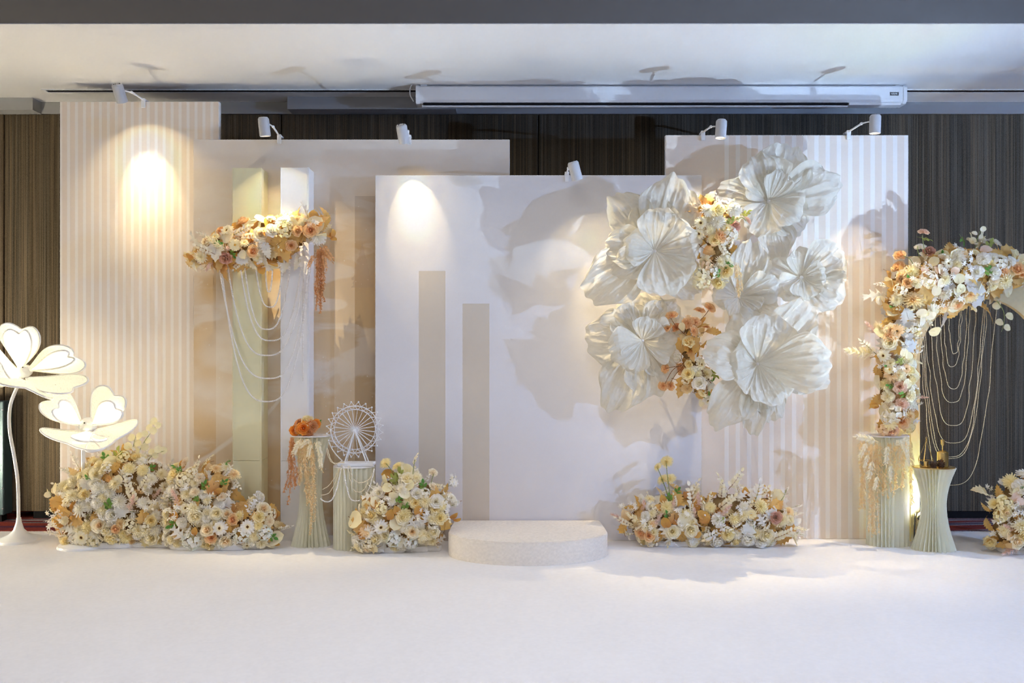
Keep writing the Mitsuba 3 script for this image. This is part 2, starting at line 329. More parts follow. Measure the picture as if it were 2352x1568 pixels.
# ---------------------------------------------------------------- lamps
def add_fill_panel(x, y):  # fill panel built like a ceiling light, added out of view for the floor
    k = thing('fill_light', f'added square fill light of the {"near" if y < 2 else "far"} row in the hall ceiling, {"left" if x < -1 else "right" if x > 1 else "middle"} one', 'ceiling light', 'added fill lights')
    s = 0.42
    obj('frame', cat(box(x - s - .03, x + s + .03, y - s - .03, y - s, ZL - .012, ZL), box(x - s - .03, x + s + .03, y + s, y + s + .03, ZL - .012, ZL), box(x - s - .03, x - s, y - s, y + s, ZL - .012, ZL), box(x + s, x + s + .03, y - s, y + s, ZL - .012, ZL)), 'm_white_metal', k)
    q = trimesh.Trimesh([[x - s, y - s, ZL - .006], [x - s, y + s, ZL - .006], [x + s, y + s, ZL - .006], [x + s, y - s, ZL - .006]], [[0, 1, 2], [0, 2, 3]], process=False)
    key = obj('diffuser', q, 'm_white_matte', k)
    scene[key]['emitter'] = {'type': 'area', 'radiance': {'type': 'rgb', 'value': list(HALL)}}
for x in (-2.4, 0.0, 2.4):
    for y in (0.9, 2.9): add_fill_panel(x, y)

def par_can(pos, to, I, cut, beam, label):
    k = thing('stage_flood', label, 'stage light')
    p, q = np.array(pos), np.array(to); d = (q - p) / np.linalg.norm(q - p); Rm = frame(d)
    can = lathe([(0.0, -0.22), (0.07, -0.22), (0.1, -0.16), (0.1, 0.02), (0.095, 0.02), (0.09, -0.02), (0.0, -0.03)], 32)
    can.apply_transform(M4(Rm, p - d * 0.03)); obj('can', can, 'm_dark_metal', k, smooth=30)
    obj('pole', tube([(p[0], p[1], 0.0), (p[0], p[1], p[2] - 0.05)], 0.018, 10), 'm_dark_metal', k)
    for j in range(3):
        a = j * 2 * PI / 3 + 0.4
        obj('leg', tube([(p[0], p[1], 0.55), (p[0] + 0.5 * math.cos(a), p[1] + 0.5 * math.sin(a), 0.02)], 0.013, 8), 'm_dark_metal', k)
    scene[k + '_beam'] = {'type': 'spot', 'to_world': T().look_at(origin=list(p), target=list(q), up=[0, 0, 1]), 'intensity': {'type': 'rgb', 'value': list(I)}, 'cutoff_angle': cut, 'beam_width': beam}
par_can(FLOOD_AT, FLOOD_TO, FLOOD, 70, 30, 'black stage flood on a tripod right of the frame')

def clip_lamp(head, clip, yh, ypan, aim, ya, label, I=1.0, cut=50.0, core=1.2, tint=WARM, beam=5.0):
    k = thing('clip_lamp', label, 'clip lamp', 'clip lamps on the backdrop panels')
    p = at(*head, yh); q = at(*aim, ya); d = (q - p) / np.linalg.norm(q - p); Rm = frame(d, 0, (0, 1, 0))
    r, L = 0.035, 0.115
    hd = lathe([(r - 0.008, L * 0.5 - 0.008), (r - 0.003, L * 0.5), (r, L * 0.5 - 0.002), (r, -L * 0.5 + 0.008), (r - 0.003, -L * 0.5 + 0.002), (r - 0.006, -L * 0.5)], 36)
    hd.apply_transform(M4(Rm, p)); obj('head', hd, 'm_lamp_head', k, smooth=40)
    cap = lathe([(0.0, -L * 0.5 - 0.004), (r - 0.008, -L * 0.5 - 0.004), (r - 0.006, -L * 0.5)], 32); cap.apply_transform(M4(Rm, p)); obj('vent_cap', cap, 'm_lamp_head', k, smooth=30)
    hs = []
    for j in range(8):
        a = j * PI / 4; c = trimesh.creation.cylinder(radius=0.004, height=0.002, sections=8); c.apply_translation((0.019 * math.cos(a), 0.019 * math.sin(a), -L * 0.5 - 0.0045)); hs.append(c)
    hs = cat(hs); hs.apply_transform(M4(Rm, p)); obj('vent_hole', hs, 'm_black', k)
    ln = lathe([(r - 0.007, L * 0.5 - 0.010), (0.0, L * 0.5 - 0.010)], 24)
    ln.apply_transform(M4(Rm, p)); e = obj('lens', ln, 'm_white_matte', k)
    scene[e]['emitter'] = {'type': 'area', 'radiance': {'type': 'rgb', 'value': [6 * c for c in WARM]}}
    c = at(*clip, ypan); 
    j0 = p + Rm[:, 0] * 0 - d * 0.02
    side = np.array([1.0 if clip[0] > head[0] else -1.0, 0.35, 0]); side /= np.linalg.norm(side)
    a0 = p - d * 0.022 + side * r * 0.95; a2 = np.array([c[0], ypan - 0.012, c[2] + 0.035]); a1 = a0 * 0.62 + a2 * 0.38 + np.array([0, 0, 0.012])
    obj('arm', tube([a0, a1], 0.0045, 8), 'm_white_metal', k); obj('arm', tube([a1, a2], 0.0065, 8), 'm_white_metal', k)
    jn = trimesh.creation.icosphere(subdivisions=2, radius=0.010); jn.apply_translation(a1); obj('joint', jn, 'm_white_metal', k, smooth=True)
    cl = cat(box(c[0] - 0.015, c[0] + 0.015, ypan - 0.014, ypan - 0.003, c[2] - 0.022, c[2] + 0.045, 0.004), box(c[0] - 0.014, c[0] + 0.014, ypan - 0.012, ypan + 0.055, c[2] + 0.030, c[2] + 0.042, 0.003))
    obj('clip', cl, 'm_white_metal', k)
    s = p + d * (L * 0.5 + 0.004)
    for nm, cu, bw, am in (('_beam', cut, beam, 1.0), ('_core', 22, 1.5, core)):
        scene[k + nm] = {'type': 'spot', 'to_world': T().look_at(origin=list(s), target=list(s + d), up=[0, 1, 0.1]), 'intensity': {'type': 'rgb', 'value': [CLIP_I * I * am * v for v in tint]}, 'cutoff_angle': cu, 'beam_width': bw}
clip_lamp((275, 215), (330, 241), 5.27, YS, (345, 440), YS, 'white clip lamp on top of the tall striped panel at the left', 1.2, 50, 2.6)
clip_lamp((607, 292), (642, 324), 5.16, Y2, (632, 520), 5.25, 'white clip lamp above the two square columns', 1.9, 50, 2.0)
clip_lamp((925, 308), (940, 325), 5.13, Y2, (955, 490), YC, 'white clip lamp on the beige printed panel, right of the columns', 0.35, 50, 6.5)
clip_lamp((1321, 393), (1302, 410), 5.05, YC, (1400, 690), 5.25, 'white clip lamp on the pale lilac middle panel', 1.0, 50, 2.4)
clip_lamp((1656, 297), (1614, 316), 5.12, YR, (1640, 540), 5.1, 'white clip lamp above the giant paper flowers', 2.2, 50, 1.8)
clip_lamp((2010, 286), (1948, 315), 5.15, YR, (1990, 900), 5.20, 'white clip lamp at the right end of the striped panel', 5.0, 27, 0.15)
def washer(p, to, I, cut, beam, label):
    k = thing('floor_washer', label, 'stage light'); p, q = np.array(p), np.array(to); d = (q - p) / np.linalg.norm(q - p); Rm = frame(d)
    hw, hh = (0.12, 0.06) if cut else (0.47, 0.22)
    m = box(-hw, hw, -hh, hh, -0.08, 0.0, 0.006); m.apply_transform(M4(Rm, p - d * 0.01)); obj('case', m, 'm_dark_metal', k)
    obj('bracket', tube([p + np.array([-0.13, 0, -0.02]), [p[0] - 0.13, p[1], 0.01], [p[0] + 0.13, p[1], 0.01], p + np.array([0.13, 0, -0.02])], 0.008, 6), 'm_dark_metal', k)
    if not cut:
        m = trimesh.Trimesh([[-.45, -.2, 0], [.45, -.2, 0], [.45, .2, 0], [-.45, .2, 0]], [[0, 1, 2], [0, 2, 3]], process=False); m.apply_transform(M4(Rm, p + d * 0.002))
        e = obj('glass', m, 'm_white_matte', k); scene[e]['emitter'] = {'type': 'area', 'radiance': {'type': 'rgb', 'value': list(I)}}
        sy = 1 if Rm[1, 1] > 0 else -1; fl = box(-0.48, 0.48, min(sy * 0.215, sy * 0.22), max(sy * 0.215, sy * 0.22), 0.0, 0.34) if abs(Rm[1, 1]) > abs(Rm[1, 0]) else None
        if fl is not None: fl.apply_transform(M4(Rm, p)); obj('added_flap', fl, 'm_dark_metal', k)  # unseen flap, added to keep the wash off the partition wall
        return
    scene[k + '_beam'] = {'type': 'spot', 'to_world': T().look_at(origin=list(p), target=list(q), up=[1, 0, 0]), 'intensity': {'type': 'rgb', 'value': list(I)}, 'cutoff_angle': cut, 'beam_width': beam}
washer((-4.7, 4.85, 0.35), (-1.3, 4.95, 3.15), UP_WARM, 0, 0, 'black floor washer left of the frame aimed at the ceiling')
washer((3.4, 3.8, 0.16), (1.2, 5.0, 3.15), UP_COLD, 34, 18, 'black floor washer right of the frame aimed at the ceiling')

# ---------------------------------------------------------------- light-up flower floor lamps
mat('m_lamp_panel', diffuse(proc(lambda p, n, uv: mi.Color3f(0.46, 0.44, 0.38) * (1.0 - 0.8 * smoothstep(0.66, 0.76, noise(p.x * 430, p.y * 430, p.z * 430))))))
mat('m_lamp_frame', prin((0.85, 0.84, 0.82), 0.4))
mat('m_pearl_hub', prin((0.80, 0.80, 0.80), 0.15, 0.0, 0.5, clearcoat=0.6))
HEART = [(0.03, 0.0), (0.10, 0.08), (0.22, 0.22), (0.36, 0.40), (0.46, 0.57), (0.50, 0.72), (0.49, 0.84), (0.43, 0.94), (0.33, 1.0), (0.22, 1.0), (0.11, 0.955), (0.0, 0.90)]
HEART = np.array(HEART + [(-s, t) for s, t in HEART[-2::-1]])
HEART = np.vstack([smooth_curve(HEART, 60)])
def lamp_petal(parent, B, L1, L2, cup, level, r=0.0065):
    B, L1, L2 = map(np.asarray, (B, L1, L2))
    ax = ((L1 + L2) / 2 - B); sd = (L2 - L1) / 0.66; nn = np.cross(sd, ax); nn /= np.linalg.norm(nn)
    if nn[1] > 0: nn = -nn
    def pos(s, t): return B + ax * t + sd * s + nn * cup * (s * s * 3.0 - 1.1 * t * (1 - t) * 1.3)
    out = np.array([pos(s, t) for s, t in HEART])
    k = numbered(parent + '__petal')
    scene[k] = mikit.ply(tube(np.vstack([out, out[:1]]), r, 8, False), 'm_lamp_frame', smooth=True)
    rings = [np.array([pos(s * q, 0.55 + (t - 0.55) * q) for s, t in HEART]) for q in (0.985, 0.8, 0.6, 0.4, 0.2, 0.02)]
    n = len(HEART); v = np.vstack(rings); f = []
    for i in range(len(rings) - 1):
        for j in range(n):
            a, b, c, d = i * n + j, i * n + (j + 1) % n, (i + 1) * n + (j + 1) % n, (i + 1) * n + j
            f += [(a, b, c), (a, c, d)]
    f = np.array(f); fn = np.cross(v[f[:, 1]] - v[f[:, 0]], v[f[:, 2]] - v[f[:, 0]]).sum(0)
    if fn @ nn < 0: f = f[:, ::-1]
    back = v - nn * 0.006
    m = trimesh.Trimesh(np.vstack([v + nn * 0.002, back]), np.vstack([f, f[:, ::-1] + len(v)]), process=False)
    kk = numbered(k + '__glowing_panel')
    scene[kk] = mikit.ply(m, 'm_lamp_panel', smooth=False)
    scene[kk]['emitter'] = {'type': 'area', 'radiance': {'type': 'rgb', 'value': list(level)}}
def flower_lamp(label, hub, Yh, stem, base, petals, hubr, tilt):
    k = thing('flower_floor_lamp', label, 'floor lamp')
    hp = at(*hub, Yh)
    for (B, L1, L2, cup, lev) in petals:
        lamp_petal(k, at(*B), at(*L1), at(*L2), cup, lev)
    prof = [(0.0, -0.5), (0.55, -0.5), (0.75, -0.38), (0.80, -0.2), (0.98, -0.12), (1.0, 0.1), (0.93, 0.36), (0.76, 0.6), (0.5, 0.78), (0.2, 0.86), (0.0, 0.87)]
    m = lathe(np.array(prof) * hubr, 36); m.apply_transform(M4(frame(tilt), hp)); obj('hub', m, 'm_pearl_hub', k, smooth=40)
    sc = trimesh.creation.icosphere(subdivisions=1, radius=hubr * 0.1); nt = np.array(tilt) / np.linalg.norm(tilt); sc.apply_translation(hp + nt * hubr * 0.88); obj('screw', sc, 'm_dark_metal', k)
    bp = at(*base[:2], base[2]); bp[2] = RZ
    pts = [at(*s) for s in stem]; pts[-1] = bp + np.array([0, 0, 0.1])
    pts[0] = hp - nt * hubr * 0.4
    obj('stem', tube(smooth_curve(pts, 50), 0.0115, 12), 'm_lamp_frame', k, smooth=True)
    R_ = base[3]
    m = lathe([(0, 0), (R_, 0), (R_ * 1.0, 0.008), (R_ * 0.97, 0.016), (R_ * 0.72, 0.026), (R_ * 0.45, 0.043), (R_ * 0.24, 0.075), (R_ * 0.135, 0.12), (R_ * 0.10, 0.155), (0, 0.156)], 48)
    m.apply_translation(bp); obj('base', m, 'm_lamp_frame', k, smooth=40)
    return k
li, lo = LAMP_IN, LAMP_OUT
Yl = 5.33
flower_lamp('taller light-up flower lamp at the left edge with a bent white stem', (56, 853), Yl,
    [(56, 860, Yl), (42, 884, Yl + .03), (24, 930, Yl + .05), (22, 985, Yl + .06), (33, 1050, Yl + .06), (41, 1110, Yl + .06), (43, 1190, Yl + .06)], (43, 1238, 5.40, 0.135),
    [((47, 842, Yl), (18, 742, Yl - .02), (80, 752, Yl - .06), 0.03, lo), ((47, 848, Yl - .02), (22, 757, Yl - .07), (64, 759, Yl - .10), 0.03, li),
     ((68, 848, Yl), (160, 797, Yl - .12), (199, 836, Yl - .16), 0.03, lo), ((70, 850, Yl - .02), (156, 806, Yl - .16), (174, 826, Yl - .19), 0.03, li),
     ((62, 868, Yl - .01), (203, 878, Yl - .12), (158, 906, Yl - .28), 0.03, lo), ((50, 872, Yl - .01), (104, 908, Yl - .26), (16, 882, Yl - .28), 0.03, lo),
     ((40, 850, Yl), (-34, 868, Yl - .10), (-52, 800, Yl - .02), 0.03, lo), ((42, 852, Yl), (18, 866, Yl - .14), (-14, 810, Yl - .12), 0.02, li)],
    0.050, (0.25, -1, 0.9))
Ym = 5.17
flower_lamp('shorter light-up flower lamp standing in the left flower arrangement', (202, 978), Ym,
    [(202, 990, Ym), (192, 1022, Ym + .05), (191, 1080, Ym + .06), (191, 1150, Ym + .06), (191, 1200, Ym + .06)], (190, 1246, 5.26, 0.15),
    [((186, 974, Ym), (92, 930, Ym - .06), (128, 897, Ym + .02), 0.03, lo), ((188, 975, Ym - .02), (120, 945, Ym - .13), (139, 920, Ym - .09), 0.025, li),
     ((210, 972, Ym), (246, 887, Ym + .0), (290, 916, Ym - .07), 0.03, lo), ((212, 974, Ym - .02), (258, 922, Ym - .10), (284, 948, Ym - .15), 0.025, li),
     ((220, 988, Ym - .02), (309, 986, Ym - .08), (236, 1034, Ym - .30), 0.03, lo), ((190, 992, Ym - .02), (196, 1036, Ym - .30), (107, 1004, Ym - .10), 0.03, lo),
     ((200, 990, Ym - .04), (236, 1016, Ym - .17), (180, 1014, Ym - .19), 0.02, li)],
    0.056, (0.0, -1, 0.55))

# ---------------------------------------------------------------- giant paper flowers
def f_paper(p, n, uv):
    return mi.Color3f(0.80, 0.765, 0.665) * (0.95 + 0.06 * noise(p.x * 70, p.y * 70, p.z * 70))
scene['m_paper'] = {'type': 'bumpmap', 'arbitrary': proc(lambda p, n, uv: fbm(p.x * 34, p.y * 34, p.z * 34) + 0.7 * fbm(p.x * 110, p.y * 110, p.z * 110)), 'scale': 0.007,
                    'bsdf': {'type': 'principledthin', 'base_color': proc(f_paper), 'roughness': 0.7, 'diff_trans': 0.75}}
RNG = np.random.default_rng(11)
def paper_petal(C, d, L, Wd, lean, cup, rim, seed):
    rng = np.random.default_rng(seed)
    d = np.array([d[0], 0, -d[1]], float); d /= np.linalg.norm(d)
    s = np.array([-d[2], 0, d[0]]); n = np.array([0, -1.0, 0])
    nu, nv = 36, 72
    u = np.linspace(0, 1, nu)[:, None]; v = np.linspace(-1, 1, nv)[None, :]
    tip = 1.0 - 0.24 * np.abs(v) ** 2.2 + 0.025 * np.sin(v * 5 + rng.uniform(0, 6)) + 0.02 * np.sin(v * 11 + rng.uniform(0, 6))
    w = Wd * 0.5 * (0.04 + 0.98 * np.sin(np.clip(u ** 0.95, 0, 1) * PI * 0.60) ** 1.25)
    w = w * (1 - 0.22 * np.clip((u - 0.72) / 0.28, 0, 1) ** 2)
    al = L * u * tip
    kk = rng.integers(9, 13); ph = rng.uniform(0, 6)
    vv = v + 0.05 * np.sin(v * 7 + ph) + 0.03 * np.sin(v * 17 + ph * 2)
    tri = 0.62 * (1 - 2.2 * np.abs(np.sin(vv * kk * 0.75 + ph)) ** 0.7) + 0.38 * np.sin(vv * kk * 2.3 + ph * 3) * (1 - 0.6 * u)
    pl = 0.080 * w * tri * (1.2 - 1.05 * u)
    ruf = rim * u ** 3 * (np.sin(v * 4.2 + rng.uniform(0, 6)) * 0.6 + np.sin(v * 8.5 + rng.uniform(0, 6)) * 0.4)
    P = np.stack([u * 0 + v * 0] * 3, -1)
    q3 = np.stack([al * 16 + seed, v * w * 16 + 0 * al, 0 * al + seed * 1.7], -1)
    rid = 1 - np.abs(2 * meshkit.noise(q3) - 1); rid2 = 1 - np.abs(2 * meshkit.noise(q3 * 2.3 + 5) - 1)
    fine = np.abs(((v * (kk * 2.2) + 0.35 * np.sin(v * 9 + ph) + 0.15 * np.sin(u * 8 + v * 13)) % 1.0) - 0.5)
    crk = (0.011 * (rid ** 3) + 0.005 * rid2 ** 3) * np.clip(u * 1.6 - 0.1, 0, 1) + 0.035 * w * (fine - 0.25) * np.clip(1.35 - u, 0, 1)
    crk = crk + 0.010 * (meshkit.fbm(np.stack([al * 22 + seed, v * w * 22 + 0 * al, 0 * al + seed * 1.7], -1)) - 0.5) * np.clip(u * 1.5, 0, 1)
    h = lean * L * np.sin(u * PI * 0.55) + cup * w * (v ** 2) * u + pl + ruf * L * 0.5 + crk
    h = h - 0.10 * L * np.clip((u - 0.7) / 0.3, 0, 1) ** 2 * (1 if lean > 0 else -0.3)
    P = C + al[..., None] * d + (w * v)[..., None] * s + h[..., None] * n
    i, j = np.meshgrid(np.arange(nu - 1), np.arange(nv - 1), indexing='ij')
    q = np.stack([i * nv + j, (i + 1) * nv + j, (i + 1) * nv + j + 1, i * nv + j + 1], -1).reshape(-1, 4)
    return trimesh.Trimesh(P.reshape(-1, 3), np.vstack([q[:, [0, 1, 2]], q[:, [0, 2, 3]]]), process=False)
def paper_flower(label, c, Yf, ypan, petals):          # petals: (dx, dy, width px, layer)
    k = thing('paper_flower', label, 'paper flower')
    C = at(*c, Yf)
    for i, (dx, dy, wd, layer) in enumerate(petals):
        L = W(math.hypot(dx, dy), Yf) * (1.0 if layer == 0 else 1.02)
        lean, cup, off = {0: (0.10, 0.30, 0.035), 1: (0.26, 0.35, 0.018), 2: (0.42, 0.30, 0.0)}[layer]
        lean *= 0.8 + 0.4 * ((i * 37) % 10) / 10
        m = paper_petal(C + np.array([0, off, 0]), (dx, dy), L, W(wd, Yf) * 1.30, lean, cup, 0.085 - 0.015 * layer, 100 + i * 7 + int(c[0]))
        obj('petal', m, 'm_paper', k, smooth=True)
    kn = trimesh.creation.icosphere(subdivisions=2, radius=0.012); kn.apply_scale((1, 1.6, 1)); kn.apply_translation(C + np.array([0, 0.008, 0])); obj('gathered_centre', kn, 'm_white_matte', k, smooth=True)
    obj('wire_stem', tube([C + np.array([0, 0.01, 0]), [C[0], ypan, C[2] - 0.03]], 0.006, 8), 'm_white_metal', k)
paper_flower('topmost giant white paper flower on the striped panel', (1766, 462), 5.24, YR,
    [(60, -132, 104, 0), (168, -46, 100, 0), (-116, -28, 66, 0), (-30, -104, 96, 1), (84, 66, 78, 0), (26, 138, 70, 0), (-60, 20, 60, 0), (-42, 76, 74, 1), (60, 44, 72, 2), (22, -64, 54, 2), (-46, -52, 60, 1)])
paper_flower('giant white paper flower at the upper left of the group, above the lilac panel', (1504, 576), 5.13, YC,
    [(-96, -132, 84, 0), (55, -172, 112, 0), (-10, -128, 90, 0), (-116, -10, 78, 1), (-160, 104, 104, 0), (-94, 52, 66, 1), (100, 104, 78, 0), (100, -24, 84, 1), (9, -92, 84, 2), (-74, -12, 72, 2), (30, 100, 108, 2)])
paper_flower('small white paper flower in the middle of the group with a beige tassel', (1697, 683), 5.17, YR,
    [(30, -128, 74, 1), (86, -36, 62, 1), (88, 30, 56, 1), (-62, -8, 52, 1), (-20, 44, 54, 2), (38, 40, 50, 2), (-34, -60, 50, 0), (64, -84, 60, 0)])
paper_flower('white paper flower at the right side of the group', (1842, 637), 5.2, YR,
    [(-4, -68, 60, 1), (80, -66, 82, 1), (86, 56, 84, 1), (-82, -26, 54, 0), (-58, 42, 60, 1), (42, 78, 70, 0), (0, 50, 60, 2), (46, -8, 50, 2)])
paper_flower('giant cream-white paper flower at the lower left of the group, against the lilac panel', (1476, 782), 5.2, YC,
    [(6, -112, 100, 0), (-56, -82, 76, 0), (-132, -8, 106, 0), (-76, 164, 96, 0), (28, 130, 96, 0), (82, -86, 84, 0), (70, 74, 70, 0), (-80, 28, 78, 2), (-40, 68, 56, 2), (74, 0, 84, 1), (16, -52, 60, 2)])
paper_flower('largest white paper flower, lowest in the group, against the striped panel', (1740, 835), 5.08, YR,
    [(-34, -128, 90, 0), (128, -140, 92, 0), (-126, -34, 88, 1), (170, 42, 72, 0), (-102, 146, 84, 0), (-10, 164, 64, 0), (44, 134, 66, 0), (144, -8, 104, 2), (16, -110, 106, 2), (-68, 4, 100, 2), (46, 86, 92, 2), (-20, 70, 60, 1)])

# ---------------------------------------------------------------- pleated paper stands
def pleated(name, label, cxp, Yc, ytop, rx, ratio, prof, cat_, n=25, depth=0.66, seam=True):
    k = thing(name, label, cat_)
    c0 = np.array([X(cxp, Yc), Yc, 0]); zt = Z(ytop, Yc)
    lv = np.linspace(0, 1, 22); ro = np.interp(lv, [a for a, _ in prof], [b for _, b in prof])
    ro = np.convolve(np.r_[ro[0], ro, ro[-1]], [0.25, 0.5, 0.25], 'valid'); ro[0], ro[-1] = prof[0][1], prof[-1][1]
    m = 2 * n; ang = (np.arange(m) + 0.5) * 2 * PI / m + 0.12 * np.sin(np.arange(m) * 2 * PI / m * 2 + 1.0)
    V = []
    for t, r in zip(lv, ro):
        rr = np.where(np.arange(m) % 2 == 0, r, max(r * depth - (r - min(ro)) * 0.25, 0.25 * max(ro)))
        V.append(np.stack([c0[0] + rx * rr * np.cos(ang), c0[1] + rx * ratio * rr * np.sin(ang), np.full(m, RZ + t * (zt - RZ))], -1))
    f = []
    for i in range(len(lv) - 1):
        for j in range(m):
            q = (i * m + j, i * m + (j + 1) % m, (i + 1) * m + (j + 1) % m, (i + 1) * m + j)
            f += [(q[0], q[1], q[2]), (q[0], q[2], q[3])]
    obj('pleated_paper', trimesh.Trimesh(np.vstack(V), np.array(f), process=False), 'm_pleat', k)
    return k, c0, zt
def oval_top(k, c0, zt, rx, ratio, m, th=0.008, name='top'):
    a = np.linspace(0, 2 * PI, 48, endpoint=False)
    p = trimesh.creation.extrude_polygon(Polygon([(c0[0] + rx * math.cos(q), c0[1] + rx * ratio * math.sin(q)) for q in a]), th, engine='earcut')
    p.apply_translation((0, 0, zt - 0.001)); obj(name, p, m, k)
HG = [(0, 1.0), (0.1, 0.86), (0.22, 0.70), (0.36, 0.58), (0.5, 0.54), (0.62, 0.55), (0.75, 0.63), (0.88, 0.80), (1, 1.0)]
k1, cA, zA = pleated('pleated_stand', 'tall hourglass pleated paper stand topped with an orange bouquet', 714, 5.27, 1001, 0.131, 0.62, HG, 'display stand')
oval_top(k1, cA, zA, 0.129, 0.62, 'm_white_matte')
k2, cB, zB = pleated('pleated_stand', 'straight pleated paper stand carrying the white ferris wheel', 813, 5.20, 1071, 0.134, 0.64, [(0, 1), (1, 1)], 'display stand', depth=0.72)
oval_top(k2, cB, zB, 0.132, 0.64, 'm_white_matte')
k3, cC, zC_ = pleated('pleated_stand', 'straight pleated paper stand hung with cream tassels at the foot of the arch', 2039, 5.285, 1001, 0.138, 0.62, [(0, 1), (1, 1)], 'display stand', depth=0.70)
oval_top(k3, cC, zC_, 0.136, 0.62, 'm_white_matte')
HT = [(0, 1.0), (0.08, 0.92), (0.2, 0.76), (0.35, 0.63), (0.5, 0.56), (0.62, 0.57), (0.78, 0.68), (0.9, 0.84), (1, 1.0)]
k4, cD, zD = pleated('pleated_stand', 'short hourglass pleated paper stand with gold ornaments on its top', 2144.5, 5.165, 1073, 0.141, 0.64, HT, 'display stand')
oval_top(k4, cD, zD, 0.132, 0.64, 'm_gold', 0.006, 'gold_top')
scene['m_gold']  # gold tray

# ---------------------------------------------------------------- ferris wheel
k = thing('ferris_wheel', 'white wire ferris wheel model on a pleated stand', 'ferris wheel')
Yw = 5.2; zb0 = zB + 0.008; hw = W(41, Yw)
xw = X(819, Yw)
obj('base_plate', box(xw - hw, xw + hw, Yw - 0.052, Yw + 0.052, zb0, zb0 + 0.020, 0.003), 'm_white_metal', k)
hub = np.array([X(815, Yw), Yw, Z(986, Yw)]); Rz = trimesh.transformations.rotation_matrix(0.17, [0, 0, 1], hub)
def wp(r, a, off): 
    p = hub + np.array([r * math.cos(a), off, r * math.sin(a)]); return (Rz @ np.r_[p, 1])[:3]
ro, ri, rg, dw = W(54, Yw), W(46, Yw), W(63.5, Yw), 0.017
for o in (-dw, dw):
    for r in (ro, ri):
        obj('rim', tube([wp(r, a, o) for a in np.linspace(0, 2 * PI, 73)], 0.0021 if r == ro else 0.0017, 6, False), 'm_white_metal', k, smooth=True)
for j in range(24):
    a = j * 2 * PI / 24 + PI / 24
    g = trimesh.creation.icosphere(subdivisions=2, radius=0.0058); g.apply_translation(wp(rg, a, 0)); kg = obj('gondola', g, 'm_white_metal', k, smooth=True)
    st = [tube([wp(ro, a + s * PI / 24, o), wp(rg, a, 0)], 0.0013, 5, False) for s in (-1, 1) for o in (-dw, dw)]
    obj('strut', cat(st), 'm_white_metal', k)
    lt_ = [tube([wp(ri, a, o), wp(ro, a + s * PI / 24, o)], 0.0013, 5, False) for s in (-1, 1) for o in (-dw, dw)] + [tube([wp(ri, a, -dw), wp(ri, a, dw)], 0.0013, 5, False)]
    obj('lattice', cat(lt_), 'm_white_metal', k)
for j in range(24):
    a = j * 2 * PI / 24 + PI / 24
    obj('spoke', cat([tube([wp(0.008, a, o * 0.8), wp(ri, a, o)], 0.0014, 5, False) for o in (-dw, dw)]), 'm_white_metal', k)
hb = tube([wp(0, 0, -0.046), wp(0, 0, 0.046)], 0.0085, 14); obj('axle', hb, 'm_white_metal', k, smooth=40)
for s in (-1, 1):
    for o in (-0.036, 0.036):
        ft = np.array([xw + s * hw * 0.62, Yw + o, zb0 + 0.018]); tp = wp(0, 0, o)
        obj('support_leg', tube([tp, ft], 0.0042, 8), 'm_white_metal', k)

# ---------------------------------------------------------------- gold ornaments on the short stand
Yo = 5.15
k = thing('bottle_ornament', 'gold bottle-shaped candle holder on the short pleated stand', 'candle holder')
z0 = zD + 0.006; bx_ = X(2167, Yo)
s = W(1, Yo)
m = lathe(np.array([(0, 0), (11.2, 0), (12, 0.8), (12, 32), (11.4, 33.2), (6.5, 36.5), (1.6, 38), (1.4, 47), (3.2, 50), (4.0, 53), (4.0, 62), (3.0, 62), (2.8, 54), (0, 54)]) * s, 40)
m.apply_translation((bx_, Yo + 0.01, z0)); obj('bottle', m, 'm_gold', k, smooth=35)
k = thing('geometric_candle_holder', 'gold wire pyramid candle holder left of the gold bottle', 'candle holder')
ap = np.array([X(2126, Yo), Yo - 0.01, z0 + 62 * s])
q = [np.array([ap[0] + r * math.cos(a), ap[1] + r * 0.75 * math.sin(a), z0 + 15 * s]) for a, r in zip(np.arange(5) * 2 * PI / 5 + 0.3, [18 * s] * 5)]
b5 = [np.array([ap[0] + 10 * s * math.cos(a), ap[1] + 7 * s * math.sin(a), z0 + 1.2 * s]) for a in np.arange(5) * 2 * PI / 5 + 0.3]
for i in range(5):
    obj('wire', tube([ap, q[i]], 0.0016, 6), 'm_gold', k); obj('wire', tube([q[i], q[(i + 1) % 5]], 0.0018, 6), 'm_gold', k)
    obj('wire', tube([q[i], b5[i]], 0.0016, 6), 'm_gold', k); obj('wire', tube([b5[i], b5[(i + 1) % 5]], 0.0016, 6), 'm_gold', k)
m = lathe([(0, -0.010), (0.006, -0.008), (0.004, 0.006), (0, 0.008)], 12); m.apply_translation(ap); obj('apex_cap', m, 'm_gold', k)
rg_ = tube([ap + np.array([0.006 * math.cos(a), 0, 0.013 + 0.006 * math.sin(a)]) for a in np.linspace(0, 2 * PI, 17)], 0.0012, 6, False); obj('ring', rg_, 'm_gold', k)
m = lathe([(0, 0), (0.017, 0), (0.018, 0.004), (0.013, 0.006), (0.013, 0.034), (0.011, 0.036), (0, 0.036)], 24); m.apply_translation((ap[0] - 0.002, ap[1], z0 + 0.001)); obj('candle_cup', m, 'm_gold', k, smooth=35)
mat('m_cone', diffuse((0.10, 0.055, 0.035)))
